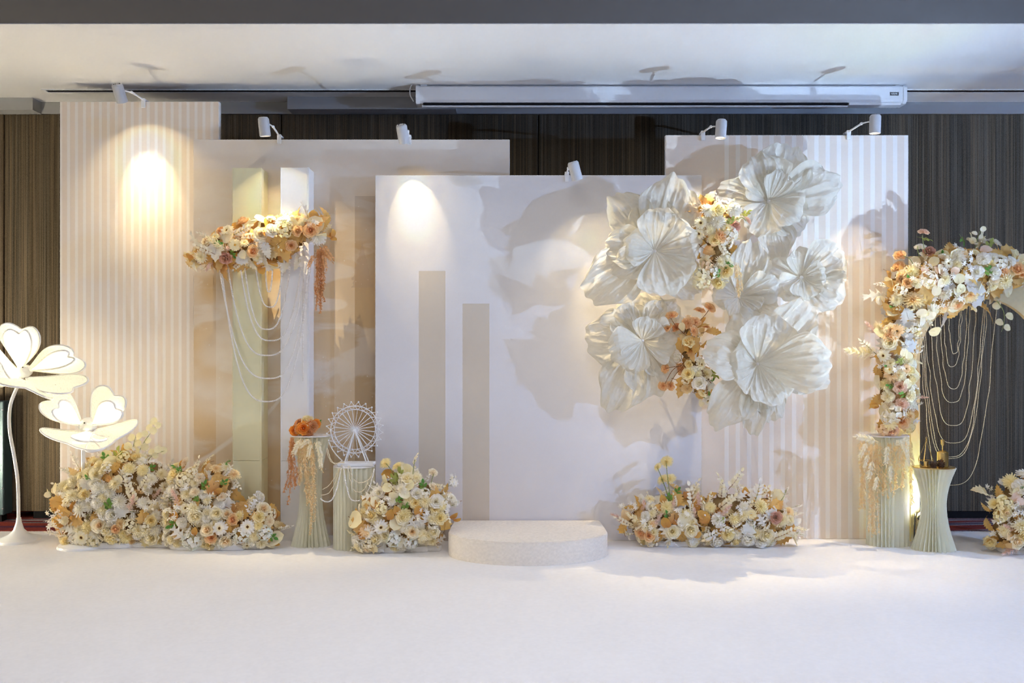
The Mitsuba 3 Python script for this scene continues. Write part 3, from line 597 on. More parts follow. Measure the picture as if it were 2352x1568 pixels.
def pinecone(px, r, label, tilt):
    k = thing('pine_cone', label, 'pine cone', None)
    p = np.array([X(px, Yo - 0.06), Yo - 0.06, z0 + r * 0.92]); Rm = frame(tilt)
    core = trimesh.creation.icosphere(subdivisions=2, radius=r * 0.62); core.apply_scale((1, 1, 1.15)); core.apply_transform(M4(Rm, p)); obj('core', core, 'm_cone', k, smooth=True)
    i = 0
    for row in range(8):
        zz = -0.95 + row * 0.26; rad = math.sqrt(max(0, 1 - (zz * 0.85) ** 2)) * r
        nn = max(4, int(9 * rad / r))
        ms = []
        for j in range(nn):
            a = (j + 0.5 * (row % 2)) * 2 * PI / nn
            d = np.array([math.cos(a), math.sin(a), 0]); t_ = np.array([-math.sin(a), math.cos(a), 0]); w_ = r * 0.24
            b = d * rad * 0.5 + np.array([0, 0, zz * r]); e = d * rad + np.array([0, 0, zz * r + r * 0.16])
            v = np.array([b - t_ * w_ * .4, b + t_ * w_ * .4, e + t_ * w_, e - t_ * w_, e * 1.03 + np.array([0, 0, r * .06]), e - np.array([0, 0, r * 0.07])])
            v = v @ Rm.T + p
            obj('scale', trimesh.Trimesh(v, [[0, 1, 2], [0, 2, 3], [3, 2, 4], [0, 5, 1], [1, 5, 2], [0, 3, 5], [2, 5, 4], [5, 3, 4]], process=False), 'm_cone', k)
pinecone(2143, 0.020, 'smaller brown pine cone beside the wire pyramid', (0.2, -0.3, 1))
pinecone(2161, 0.025, 'larger brown pine cone in front of the gold bottle', (-0.2, -0.3, 1))

# flood box glowing on the arch board behind the short stand
k = thing('floor_flood', 'small dark flood light glowing at the foot of the arch board behind the short stand', 'flood light')
fp = at(2119, 1178, 5.27); ft = fp + np.array([-0.22, 0.12, 0.30]); d = ft - fp; d /= np.linalg.norm(d); Rm = frame(d)
m = box(-0.055, 0.055, -0.04, 0.04, -0.03, 0.006, 0.004); m.apply_transform(M4(Rm, fp)); obj('case', m, 'm_dark_metal', k)
m = trimesh.Trimesh([[-0.045, -0.03, 0.0075], [0.045, -0.03, 0.0075], [0.045, 0.03, 0.0075], [-0.045, 0.03, 0.0075]], [[0, 1, 2], [0, 2, 3]], process=False); m.apply_transform(M4(Rm, fp))
e = obj('glass', m, 'm_white_matte', k); scene[e]['emitter'] = {'type': 'area', 'radiance': {'type': 'rgb', 'value': [760.0, 560.0, 210.0]}}
obj('bracket', cat(tube([fp + np.array([-0.05, 0, 0]), [fp[0] - 0.05, fp[1] + .01, RZ + .004], [fp[0] + 0.05, fp[1] + .01, RZ + .004], fp + np.array([0.05, 0, 0])], 0.005, 6)), 'm_dark_metal', k)

# ---------------------------------------------------------------- silk flowers and leaves
scene['m_petal'] = {'type': 'principledthin', 'base_color': {'type': 'mesh_attribute', 'name': 'vertex_color'}, 'roughness': 0.75, 'diff_trans': 0.6}
scene['m_leafy'] = {'type': 'principledthin', 'base_color': {'type': 'mesh_attribute', 'name': 'vertex_color'}, 'roughness': 0.6, 'diff_trans': 0.5}
C = dict(butter=(0.95, 0.80, 0.40), cream=(0.95, 0.86, 0.56), ivory=(0.95, 0.90, 0.73), white=(0.94, 0.92, 0.87), peach=(0.92, 0.69, 0.40), pink=(0.90, 0.72, 0.58), dusty=(0.74, 0.46, 0.36), orange=(0.90, 0.40, 0.08), coral=(0.84, 0.49, 0.24),
         rust=(0.58, 0.27, 0.09), brown=(0.46, 0.24, 0.11), tan=(0.72, 0.48, 0.20), amber=(0.72, 0.43, 0.11), leafcream=(0.92, 0.82, 0.52), silver=(0.80, 0.79, 0.74), grey=(0.66, 0.64, 0.60), mint=(0.80, 0.86, 0.78), green=(0.10, 0.27, 0.06), olive=(0.30, 0.30, 0.09),
         lime=(0.45, 0.55, 0.12), yellow=(0.96, 0.87, 0.52), blush=(0.84, 0.58, 0.42), mauve=(0.80, 0.62, 0.58), seed=(0.16, 0.08, 0.03), gold=(0.85, 0.55, 0.10), stem=(0.30, 0.34, 0.12), twig=(0.30, 0.15, 0.07))
class MB:                                  # gathers coloured sheets into one mesh
    def __init__(s): s.v, s.f, s.c, s.n = [], [], [], 0
    def add(s, v, f, c):
        v = np.asarray(v, float).reshape(-1, 3); s.v.append(v); s.f.append(np.asarray(f, int) + s.n); s.n += len(v)
        c = np.asarray(c, float); s.c.append(np.broadcast_to(c, (len(v), 3)) if c.ndim == 1 else c)
    def grid(s, P, c):
        nu, nv = P.shape[:2]; i, j = np.meshgrid(np.arange(nu - 1), np.arange(nv - 1), indexing='ij')
        q = np.stack([i * nv + j, (i + 1) * nv + j, (i + 1) * nv + j + 1, i * nv + j + 1], -1).reshape(-1, 4)
        if np.ndim(c) == 3: c = c.reshape(-1, 3)
        s.add(P.reshape(-1, 3), np.vstack([q[:, [0, 1, 2]], q[:, [0, 2, 3]]]), c)
    def tube(s, pts, r, c, sides=4):
        m = tube(pts, r, sides, False); s.add(m.vertices, m.faces, c)
    def ball(s, p, r, c, sub=1):
        m = trimesh.creation.icosphere(subdivisions=sub, radius=r); s.add(m.vertices + np.asarray(p), m.faces, c)
    def ply(s, m='m_petal', smooth=True):
        return mikit.ply(trimesh.Trimesh(np.vstack(s.v), np.vstack(s.f), process=False), m, smooth=smooth, color=np.vstack(s.c))
def lerp(a, b, t): return np.asarray(a) * (1 - t) + np.asarray(b) * t
def mixc(a, b, t): t = np.asarray(t)[..., None]; return np.asarray(a) * (1 - t) + np.asarray(b) * t

def k_rose(c, c2, seed, n=24, openness=1.0):          # unit diameter, faces +z
    rng = np.random.default_rng(seed); b = MB()
    c, c2 = np.array(C[c]), np.array(C[c2])
    t = np.linspace(0, 1, 5)[:, None]; s = np.linspace(-1, 1, 5)[None, :]
    for k in range(n):
        q = k / (n - 1)
        a0 = k * 2.399 + rng.uniform(-.2, .2)
        Rk = 0.05 + 0.43 * q ** 0.9 * openness; Hk = 0.44 - 0.26 * q ** 1.5
        wd = (0.95 - 0.25 * q) * (0.35 + 0.75 * np.sin(np.clip(t * 0.8 + 0.12, 0, 1) * PI))
        rho = Rk * (0.25 + 0.75 * np.sin(t * PI / 2)) + 0.10 * q * t ** 3 + 0 * s
        z = -0.18 + (Hk + 0.18) * (t ** 1.15) - 0.16 * q * t ** 4 * (0.4 + 0.6 * s ** 2) + rng.uniform(-.02, .02) - 0.07 * (s ** 2) * t
        rho = rho * (1 + 0.10 * s ** 2 * t * q)
        ang = a0 + wd * s * 1.15
        P = np.stack([rho * np.cos(ang), rho * np.sin(ang), z], -1)
        b.grid(P, mixc(c2, c, np.clip(q * 2.0, 0, 1) * np.ones_like(z) * 0.7 + 0.3 * t * np.ones_like(z)))
    return b.ply()
def k_daisy(c, c2, cc, seed, n=17, layers=2):
    rng = np.random.default_rng(seed); b = MB(); c, c2 = np.array(C[c]), np.array(C[c2])
    t = np.linspace(0, 1, 4)[:, None]; s = np.linspace(-1, 1, 3)[None, :]
    for L in range(layers):
        for k in range(n):
            a = (k + 0.5 * L) * 2 * PI / n + rng.uniform(-.08, .08); ln = (0.5 - 0.10 * L) * rng.uniform(.9, 1.05)
            w = 0.085 * np.sin(np.clip(0.15 + 0.72 * t, 0, 1) * PI) ** 0.6 + 0 * s
            r = 0.08 + ln * t * 0.86 + 0 * s; z = 0.03 + 0.10 * L + (0.10 + 0.12 * L) * t - (0.16 + rng.uniform(-.05, .08)) * t ** 2 + 0.03 * s ** 2
            x = r; y = w * s
            b.grid(np.stack([x * math.cos(a) - y * math.sin(a), x * math.sin(a) + y * math.cos(a), z], -1), mixc(c2, c, np.clip(t * 2.2, 0, 1) + 0 * s))
    m = trimesh.creation.icosphere(subdivisions=2, radius=0.085); m.apply_scale((1, 1, 0.6)); b.add(m.vertices + [0, 0, 0.12], m.faces, C[cc])
    for k in range(14):
        a = k * 2.399; b.ball((0.10 * math.cos(a), 0.10 * math.sin(a), 0.13 + 0.02 * (k % 2)), 0.018, C['gold'], 0)
    return b.ply()
def k_mum(c, c2, seed, n=70):
    rng = np.random.default_rng(seed); b = MB(); c, c2 = np.array(C[c]), np.array(C[c2])
    t = np.linspace(0, 1, 3)[:, None]; s = np.linspace(-1, 1, 3)[None, :]
    for k in range(n):
        q = (k + 0.5) / n; el = PI / 2 - q ** 0.62 * 1.72; a = k * 2.399
        ln = (0.30 + 0.20 * q) * rng.uniform(.9, 1.1)
        d = np.array([math.cos(el) * math.cos(a), math.cos(el) * math.sin(a), math.sin(el) * 0.8]); sd = np.array([-math.sin(a), math.cos(a), 0]); n_ = np.cross(d, sd)
        w = 0.062 * np.sin(np.clip(0.2 + 0.62 * t, 0, 1) * PI) + 0 * s
        P = (0.05 + ln * t + 0 * s)[..., None] * d + (w * s)[..., None] * sd + ((0.05 * s ** 2 - 0.10 * t ** 2 * (1 - q)))[..., None] * n_
        P[..., 2] -= 0.04
        b.grid(P, mixc(c2, c, np.clip(0.35 + t, 0, 1) * (0.4 + 0.6 * q) + 0 * s))
    return b.ply()
def k_carn(c, c2, seed, n=34):                         # ruffled carnation / peony ball
    rng = np.random.default_rng(seed); b = MB(); c, c2 = np.array(C[c]), np.array(C[c2])
    t = np.linspace(0, 1, 4)[:, None]; s = np.linspace(-1, 1, 7)[None, :]
    for k in range(n):
        q = (k + 0.5) / n; el = PI / 2 - q ** 0.6 * 1.55; a = k * 2.399
        d = np.array([math.cos(el) * math.cos(a), math.cos(el) * math.sin(a), math.sin(el) * 0.85]); sd = np.array([-math.sin(a), math.cos(a), 0]); n_ = np.cross(d, sd)
        ln = (0.36 + 0.13 * q) * rng.uniform(.9, 1.08)
        w = 0.17 * (0.2 + 0.8 * t)
        ruf = 0.055 * t * np.sin(s * 7 + rng.uniform(0, 6)); ln2 = ln * (1 + 0.06 * np.sin(s * 9 + k) * t - 0.10 * s ** 2 * t)
        P = (ln2 * t)[..., None] * d + (w * s)[..., None] * sd + (ruf + 0 * t)[..., None] * n_
        b.grid(P, mixc(c2, c, np.clip(t + 0.1 * rng.uniform(-1, 1), 0, 1) + 0 * s))
    return b.ply()
def k_hyd(c, c2, seed, n=17):                          # head of four-petalled florets
    rng = np.random.default_rng(seed); b = MB(); c, c2 = np.array(C[c]), np.array(C[c2])
    t = np.linspace(0, 1, 3)[:, None]; s = np.linspace(-1, 1, 3)[None, :]
    for k in range(n):
        q = (k + 0.5) / n; el = PI / 2 - q ** 0.55 * 1.7; a = k * 2.399
        d = np.array([math.cos(el) * math.cos(a), math.cos(el) * math.sin(a), math.sin(el) * 0.75]); ctr = d * 0.40; Rm = frame(d + rng.normal(0, .15, 3), rng.uniform(0, 6))
        col = lerp(c, c2, rng.uniform(0, 1))
        for j in range(4):
            g = j * PI / 2 + rng.uniform(-.15, .15)
            w = 0.085 * np.sin(np.clip(0.08 + 0.75 * t, 0, 1) * PI) + 0 * s
            x = 0.01 + 0.145 * t + 0 * s; y = w * s; z = 0.03 * t + 0.02 * s ** 2
            P = np.stack([x * math.cos(g) - y * math.sin(g), x * math.sin(g) + y * math.cos(g), z], -1) @ Rm.T + ctr
            b.grid(P, col)
        b.ball(ctr + d * 0.015, 0.016, C['yellow'], 0)
    for k in range(6):
        a = k * 2.4; b.tube([(0, 0, -0.1), (0.3 * math.cos(a), 0.3 * math.sin(a), 0.12)], 0.008, C['stem'], 3)
    return b.ply()
def leaf(b, p, d, nrm, L, wd, c, kind='oval', bend=0.25, c2=None, fold=0.22):
    d = np.asarray(d, float); d /= np.linalg.norm(d); nrm = np.asarray(nrm, float); nrm = nrm - d * (nrm @ d); nrm /= np.linalg.norm(nrm) + 1e-9; sd = np.cross(d, nrm)
    if kind == 'maple':
        ts = np.array([0, .05, .12, .19, .26, .32, .38, .44, .50, .57, .63, .70, .77, .84, .92, 1.0]); ws = np.array([.04, .40, .78, .66, .74, 1.0, .86, .60, .62, .74, .52, .42, .44, .26, .12, .0])
        tk = np.array([0, -.03, -.03, .0, .02, .05, .02, 0, .02, .05, .01, 0, .03, 0, 0, 0])
    elif kind == 'serrate':
        ts = np.linspace(0, 1, 16); ws = np.sin(np.clip(ts ** 0.85, 0, 1) * PI) ** 0.8 * (1 + 0.22 * ((np.arange(16) % 2) * 2 - 1)); tk = 0.04 * (np.arange(16) % 2)
    elif kind == 'round':
        ts = np.linspace(0, 1, 8); ws = np.sqrt(np.clip(1 - (2 * ts - 1) ** 2, 0, 1)); tk = ts * 0
    elif kind == 'miller':
        ts = np.linspace(0, 1, 17); ws = np.where(np.arange(17) % 4 == 2, 1.0, np.where(np.arange(17) % 2 == 1, 0.45, 0.22)) * np.sin(0.25 + ts * 2.7); ws[-1] = 0; tk = np.where(np.arange(17) % 4 == 2, 0.12, 0)
    else:
        ts = np.linspace(0, 1, 8); ws = np.sin(np.clip(ts ** 0.9, 0, 1) * PI) ** 0.75; tk = ts * 0
    n = len(ts); s = np.array([-1, 0, 1.0])
    tt = ts[:, None] + tk[:, None] * np.abs(s)
    z = -bend * tt ** 2 * L + fold * np.abs(s) * ws[:, None] * wd * 0.5
    P = p + (tt * L * (1 - 0.3 * bend * tt))[..., None] * d + (ws[:, None] * wd * 0.5 * s)[..., None] * sd + z[..., None] * nrm
    col = np.asarray(c) if c2 is None else mixc(c, c2, np.clip(tt, 0, 1))
    b.grid(P, col)
def k_leaf(kind, c, c2, seed, aspect=0.8, bend=0.3):    # unit length from the origin along +y, faces +z
    rng = np.random.default_rng(seed); b = MB()
    leaf(b, np.array([0, 0, 0.0]), (0, 1, rng.uniform(-.1, .1)), (0, 0, 1), 1.0, aspect, C[c], kind, bend * rng.uniform(.5, 1.4), C[c2])
    b.tube([(0, -0.22, -0.06), (0, 0.05, 0.0)], 0.016, C['twig'], 4)
    b.tube([(0, 0.0, 0.006), (0, 0.5, 0.006 - bend * 0.26)], 0.008, lerp(C[c], C['twig'], 0.3), 3)
    return b.ply('m_leafy')
def k_spray(c, c2, seed, n=6, lw=0.12, ll=0.24, stemc='twig', kind='oval'):      # pinnate spray along +y
    rng = np.random.default_rng(seed); b = MB()
    st = np.stack([0.06 * np.sin(np.linspace(0, 2, 9)), np.linspace(0, 0.85, 9), -0.12 * np.linspace(0, 1, 9) ** 2 + 0.03], 1); b.tube(st, np.linspace(0.012, 0.005, 9), C[stemc], 4)
    for k in range(n):
        t = 0.18 + 0.8 * k / n
        p = np.array([np.interp(t, np.linspace(0, 1, 9), st[:, i]) for i in range(3)])
        for sg in (-1, 1):
            leaf(b, p, (sg * rng.uniform(.7, 1.1), rng.uniform(.5, .9), rng.uniform(-.3, .4)), (rng.uniform(-.4, .4), rng.uniform(-.4, .2), 1), ll * (1 - 0.3 * t) * rng.uniform(.85, 1.15), lw, lerp(C[c], C[c2], rng.uniform(0, 1)), kind)
    leaf(b, st[-1], (0, 1, 0), (0, 0, 1), ll * 0.8, lw, C[c], kind)
    return b.ply('m_leafy')
def k_star(c, c2, seed, n=5):                           # sprig of small white star blossoms
    rng = np.random.default_rng(seed); b = MB()
    for k in range(n):
        ctr = np.array([rng.uniform(-.3, .3), 0.1 + 0.75 * k / n, rng.uniform(-.05, .2)]); b.tube([(0, max(0, ctr[1] - 0.35), -0.1), ctr], 0.009, C['stem'], 3)
        Rm = frame((rng.uniform(-.7, .7), rng.uniform(-.3, .7), 1), rng.uniform(0, 6)); 
        for j in range(6):
            a = j * PI / 3; leaf(b, ctr, Rm @ np.array([math.cos(a), math.sin(a), 0.25]), Rm[:, 2], 0.22, 0.085, lerp(C[c], C[c2], rng.uniform(0, .6)), 'oval', 0.3)
        b.ball(ctr + Rm[:, 2] * 0.03, 0.022, C['yellow'], 0)
    return b.ply()
def k_plume(c, c2, seed, n=90):                         # feathery plume along +y
    rng = np.random.default_rng(seed); b = MB(); b.tube([(0, -.1, 0), (0, 0.5, 0.02), (0.04, 0.95, -0.05)], [0.012, 0.008, 0.004], C[c2], 4)
    for k in range(n):
        t = rng.uniform(0.02, 1); a = rng.uniform(0, 2 * PI); r = 0.20 * (1 - t) ** 0.7 + 0.03
        d = np.array([math.cos(a) * r, 0.10 + 0.06 * rng.uniform(), math.sin(a) * r]); p = np.array([0.04 * t * t, 0.9 * t, 0.0])
        s_ = np.cross(d, rng.normal(0, 1, 3)); s_ *= 0.012 / (np.linalg.norm(s_) + 1e-9)
        b.add([p - s_, p + s_, p + d * 0.6 + s_ * 1.6, p + d * 0.6 - s_ * 1.6, p + d * 1.2], [[0, 1, 2], [0, 2, 3], [3, 2, 4]], lerp(C[c], C[c2], rng.uniform(0, 1)))
    return b.ply('m_petal')
def k_green(c, seed, n=5):
    rng = np.random.default_rng(seed); b = MB(); b.tube([(0, -.2, -.05), (0, 0.7, 0)], 0.012, C['stem'], 4)
    for k in range(n):
        sg = (k % 2) * 2 - 1; t = 0.1 + 0.6 * k / n
        leaf(b, np.array([0, t, 0.0]), (sg * 1.0 if k < n - 1 else 0.1, 0.8, rng.uniform(-.2, .3)), (rng.uniform(-.3, .3), -.1, 1), 0.42, 0.24, lerp(C[c], C['lime'], rng.uniform(0, .4)), 'serrate')
    return b.ply('m_leafy')
KIT = {}
def kit(name, *plys): KIT[name] = list(plys)
for nm, a, b2 in (('cream', 'cream', 'butter'), ('ivory', 'ivory', 'cream'), ('white', 'white', 'ivory'), ('peach', 'peach', 'coral'), ('blushpeach', 'ivory', 'peach'), ('pink', 'pink', 'blush'), ('dusty', 'dusty', 'brown'), ('orange', 'orange', 'orange'), ('yellow', 'cream', 'yellow'), ('tanrose', 'peach', 'tan')):
    kit('rose_' + nm, k_rose(a, b2, 1), k_rose(a, b2, 2, 20, 0.95))
for nm, a, b2, cc in (('cream', 'ivory', 'yellow', 'seed'), ('white', 'white', 'cream', 'seed'), ('peach', 'peach', 'tan', 'seed'), ('yellow', 'cream', 'yellow', 'gold')):
    kit('daisy_' + nm, k_daisy(a, b2, cc, 3), k_daisy(a, b2, cc, 4, 14))
for nm, a, b2 in (('cream', 'ivory', 'cream'), ('ivory', 'white', 'ivory'), ('yellow', 'cream', 'yellow'), ('pink', 'ivory', 'pink'), ('peach', 'cream', 'peach')):
    kit('mum_' + nm, k_mum(a, b2, 5), k_mum(a, b2, 6, 56))
for nm, a, b2 in (('coral', 'peach', 'coral'), ('rust', 'coral', 'rust'), ('pink', 'pink', 'blush'), ('ivory', 'white', 'ivory'), ('cream', 'ivory', 'cream'), ('blush', 'ivory', 'pink')):
    kit('carn_' + nm, k_carn(a, b2, 7), k_carn(a, b2, 8, 28))
for nm, a, b2 in (('white', 'white', 'ivory'), ('cream', 'cream', 'ivory'), ('mint', 'mint', 'white'), ('peach', 'peach', 'pink'), ('yellow', 'yellow', 'cream')):
    kit('hyd_' + nm, k_hyd(a, b2, 9), k_hyd(a, b2, 10))
for nm, a, b2 in (('tan', 'tan', 'amber'), ('amber', 'amber', 'tan'), ('rust', 'rust', 'tan'), ('ivory', 'silver', 'ivory'), ('grey', 'grey', 'silver'), ('cream', 'leafcream', 'tan')):
    kit('maple_' + nm, k_leaf('maple', a, b2, 11, 0.9, 0.3), k_leaf('serrate', a, b2, 12, 0.55, 0.45), k_leaf('maple', a, b2, 13, 0.75, 0.6), k_leaf('serrate', a, b2, 35, 0.45, 0.7))
for nm, a, b2 in (('rust', 'rust', 'amber'), ('tan', 'tan', 'peach'), ('blush', 'blush', 'pink'), ('cream', 'leafcream', 'ivory')):
    kit('oval_' + nm, k_leaf('oval', a, b2, 14, 0.68, 0.25), k_leaf('round', a, b2, 15, 0.8, 0.2))
kit('disc_cream', k_leaf('round', 'leafcream', 'cream', 16, 0.92, 0.1), k_leaf('round', 'ivory', 'leafcream', 17, 0.85, 0.2))
kit('disc_yellow', k_leaf('round', 'yellow', 'cream', 18, 0.9, 0.1), k_leaf('round', 'cream', 'yellow', 19, 0.9, 0.15))
kit('miller', k_leaf('miller', 'silver', 'white', 20, 0.8, 0.3), k_leaf('miller', 'ivory', 'silver', 21, 0.7, 0.5))
kit('spray_cream', k_spray('leafcream', 'ivory', 22), k_spray('ivory', 'leafcream', 23, 5))
kit('spray_white', k_spray('white', 'ivory', 24, 6, 0.10, 0.26, 'stem'), k_spray('ivory', 'white', 25, 7, 0.08, 0.24, 'stem', 'serrate'))
kit('fern_cream', k_spray('leafcream', 'ivory', 26, 13, 0.05, 0.22, 'leafcream')); kit('fern_rust', k_spray('rust', 'coral', 27, 13, 0.05, 0.2, 'rust'))
kit('star', k_star('white', 'ivory', 28), k_star('white', 'white', 29, 4))
kit('plume_pink', k_plume('mauve', 'pink', 30)); kit('plume_cream', k_plume('leafcream', 'ivory', 31, 130))
kit('green', k_green('green', 32), k_green('green', 33, 4)); kit('olive', k_green('olive', 34))
PART = dict(rose='rose', daisy='daisy', mum='chrysanthemum', carn='carnation', hyd='hydrangea', maple='leaf', oval='oval_leaf', disc='round_leaf', miller='silver_leaf', spray='leaf_spray', fern='fern_frond', star='star_blossom_sprig', plume='plume', green='green_sprig', olive='green_sprig')
LEAFY = {'maple', 'oval', 'disc', 'miller', 'spray', 'fern', 'star', 'plume', 'green', 'olive'}
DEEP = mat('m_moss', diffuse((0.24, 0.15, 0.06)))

class Bed:                                # an arrangement: an outline in the picture plane of its own distance Y, swelling towards the room
    def __init__(s, key, outline, Y, thick, edge, seed, core='m_moss', ylimit=None):
        s.key, s.Y, s.T = key, Y, thick
        s.P = Polygon([(X(a, Y), Z(b, Y)) for a, b in outline]).buffer(0); s.E = W(edge, Y); s.rng = np.random.default_rng(seed); s.ylimit = ylimit
        s.cnt = {}
    def swell(s, x, z):
        p = Point(x, z); d = s.P.exterior.distance(p) if s.P.contains(p) else 0.0
        u = min(d / s.E, 1.0); return s.T * math.sqrt(max(0, 1 - (1 - u) ** 2))
    def normal(s, x, z):
        e = 0.02; gx = (s.swell(x + e, z) - s.swell(x - e, z)) / (2 * e); gz = (s.swell(x, z + e) - s.swell(x, z - e)) / (2 * e)
        n = np.array([-gx * 0.6, -1.0, -gz * 0.6]); 
        if s.swell(x, z) < 0.01:
            q = s.P.exterior.interpolate(s.P.exterior.project(Point(x, z))); c = s.P.centroid
            n = np.array([(x - c.x), -0.25, (z - c.y)]); n[1] = -0.6 * np.hypot(n[0], n[2])
        return n / np.linalg.norm(n)
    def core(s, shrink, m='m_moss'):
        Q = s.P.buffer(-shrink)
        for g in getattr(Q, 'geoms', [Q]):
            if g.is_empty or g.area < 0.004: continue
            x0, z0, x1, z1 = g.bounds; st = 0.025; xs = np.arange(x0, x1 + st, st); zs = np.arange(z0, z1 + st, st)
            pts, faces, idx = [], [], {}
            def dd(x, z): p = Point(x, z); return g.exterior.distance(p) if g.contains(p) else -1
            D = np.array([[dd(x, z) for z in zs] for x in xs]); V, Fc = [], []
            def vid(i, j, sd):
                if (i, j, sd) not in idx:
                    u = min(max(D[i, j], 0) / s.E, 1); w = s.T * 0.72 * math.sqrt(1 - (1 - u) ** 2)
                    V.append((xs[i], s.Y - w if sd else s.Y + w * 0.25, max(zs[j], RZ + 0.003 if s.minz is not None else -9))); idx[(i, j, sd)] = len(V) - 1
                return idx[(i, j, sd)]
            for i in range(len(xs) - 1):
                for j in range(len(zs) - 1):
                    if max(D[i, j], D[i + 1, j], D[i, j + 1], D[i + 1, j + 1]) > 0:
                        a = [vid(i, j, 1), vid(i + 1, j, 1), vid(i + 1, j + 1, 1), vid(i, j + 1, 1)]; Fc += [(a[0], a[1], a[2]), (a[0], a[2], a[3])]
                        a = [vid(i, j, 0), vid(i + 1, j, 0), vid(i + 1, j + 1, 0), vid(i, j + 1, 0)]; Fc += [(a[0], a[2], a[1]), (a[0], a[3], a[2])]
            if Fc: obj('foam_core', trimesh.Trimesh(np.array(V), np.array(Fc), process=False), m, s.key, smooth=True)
    def place(s, kind, x, z, size, lift=0.0, spin=None, tilt=None, upright=None):
        fam = kind.split('_')[0]; rng = s.rng
        n = s.normal(x, z)
        if fam == 'oval': size *= 0.78
        ply = KIT[kind][rng.integers(len(KIT[kind]))]
        y = s.Y - s.swell(x, z) * 0.92 - lift
        yl = s.ylimit(x) if callable(s.ylimit) else s.ylimit
        if yl and y > yl: y = yl
        if fam in LEAFY:
            c = s.P.centroid; q = s.P.exterior.interpolate(s.P.exterior.project(Point(x, z)))
            if tilt is not None: dirv = np.array([math.sin(math.radians(tilt)), -0.25, math.cos(math.radians(tilt))])
            else:
                o = np.array([q.x - x, 0, q.y - z]); o = o / (np.linalg.norm(o) + 1e-6)
                dirv = o * 0.8 + rng.normal(0, 0.55, 3) * np.array([1, 0.5, 1]) + np.array([0, -0.25, 0.15])
            dirv = dirv / np.linalg.norm(dirv); nn = n + rng.normal(0, 0.35, 3) if tilt is None else n + rng.normal(0, 0.15, 3)
            nn = nn - dirv * (nn @ dirv); nn /= np.linalg.norm(nn); R_ = np.stack([np.cross(dirv, nn), dirv, nn], 1)
            off = -dirv * size * 0.5
            M = M4(R_, np.array([x, y, z]) + off, size)
        else:
            n = n + rng.normal(0, 0.22, 3) + np.array([0, 0, 0.12]); 
            M = M4(frame(n, rng.uniform(0, 6.28)), np.array([x, y, z]) - n / np.linalg.norm(n) * size * 0.1, size)
        if s.minz is not None:               # keep everything above the carpet
            v = meshkit.WRITTEN[ply['filename']][0]; zz = (v @ M[2, :3]).min() + M[2, 3]
            if zz < s.minz: M[2, 3] += s.minz - zz
        if yl is not None:             # and clear of the panel behind
            v = meshkit.WRITTEN[ply['filename']][0]; yy = (v @ M[1, :3]).max() + M[1, 3]
            if yy > yl: M[1, 3] -= yy - yl
        return put(PART[fam], ply, M, s.key)
    minz = None
    def items(s, text, lift=0.02):         # "kind x y size [tilt]; ..." in photograph pixels
        out = []
        for it in text.replace('\n', ' ').split(';'):
            w = it.split()
            if not w: continue
            x, z = X(float(w[1]), s.Y - s.T * 0.7), Z(float(w[2]), s.Y - s.T * 0.7)
            x, z = X(float(w[1]), s.Y - s.swell(x, z) * .92), Z(float(w[2]), s.Y - s.swell(x, z) * .92)
            sz = W(float(w[3]), s.Y - s.T * 0.7) * 1.08
            out.append((x, z, sz * 0.5)); s.place(w[0], x, z, sz, lift, tilt=float(w[4]) if len(w) > 4 else None)
        s.taken = getattr(s, 'taken', []) + out
        return s
    def fill(s, mixk, n, size, gap=0.75, lift=0.0, inset=0.0, region=None, tries=40, avoid=True):
        kinds, wts = zip(*mixk); wts = np.array(wts, float) / sum(wts); Q = s.P.buffer(-inset)
        if region: Q = Q.intersection(Polygon([(X(a, s.Y), Z(b, s.Y)) for a, b in region]))
        if Q.is_empty: return s
        x0, z0, x1, z1 = Q.bounds; mine = list(getattr(s, 'taken', [])) if avoid else []
        for k in range(n):
            sz = W(s.rng.uniform(*size), s.Y); best = None
            for _ in range(tries):
                x, z = s.rng.uniform(x0, x1), s.rng.uniform(z0, z1)
                if not Q.contains(Point(x, z)): continue
                d = min([math.hypot(x - a, z - b) - c - sz * 0.5 * gap for a, b, c in mine] or [1])
                if best is None or d > best[0]: best = (d, x, z)
                if d > 0: break
            if best and (best[0] > -sz * 0.35):
                s.place(kinds[s.rng.choice(len(kinds), p=wts)], best[1], best[2], sz, lift); mine.append((best[1], best[2], sz * 0.5))
        if avoid: s.taken = mine
        return s

LEAVES = [('maple_tan', 3), ('maple_amber', 2.6), ('maple_cream', 2), ('maple_ivory', 2), ('oval_tan', 0.8), ('oval_rust', 0.8), ('disc_cream', 0.8), ('spray_cream', 4), ('spray_white', 3), ('miller', 3), ('maple_rust', 1.0), ('fern_cream', 1)]
SMALL = [('star', 6), ('hyd_cream', 1), ('hyd_white', 1), ('spray_cream', 3), ('spray_white', 3), ('miller', 3), ('disc_cream', 0.8), ('plume_pink', 0.6), ('plume_cream', 1.0), ('green', 1.0), ('mum_cream', 1.5), ('mum_ivory', 1.5)]
BLOOMS = [('mum_cream', 5), ('mum_ivory', 4), ('rose_cream', 2), ('rose_ivory', 1.6), ('rose_white', 1), ('carn_cream', 2), ('carn_ivory', 1.5), ('daisy_cream', 0.8), ('mum_yellow', 2), ('rose_peach', 0.7), ('mum_peach', 0.8)]
def bed(name, label, cat_, outline, Y, thick, edge, seed, ylimit, floor=True, group=None):
    k = thing(name, label, cat_, group); b = Bed(k, outline, Y, thick, edge, seed, ylimit=ylimit)
    if floor: b.minz = RZ + 0.003
    return b
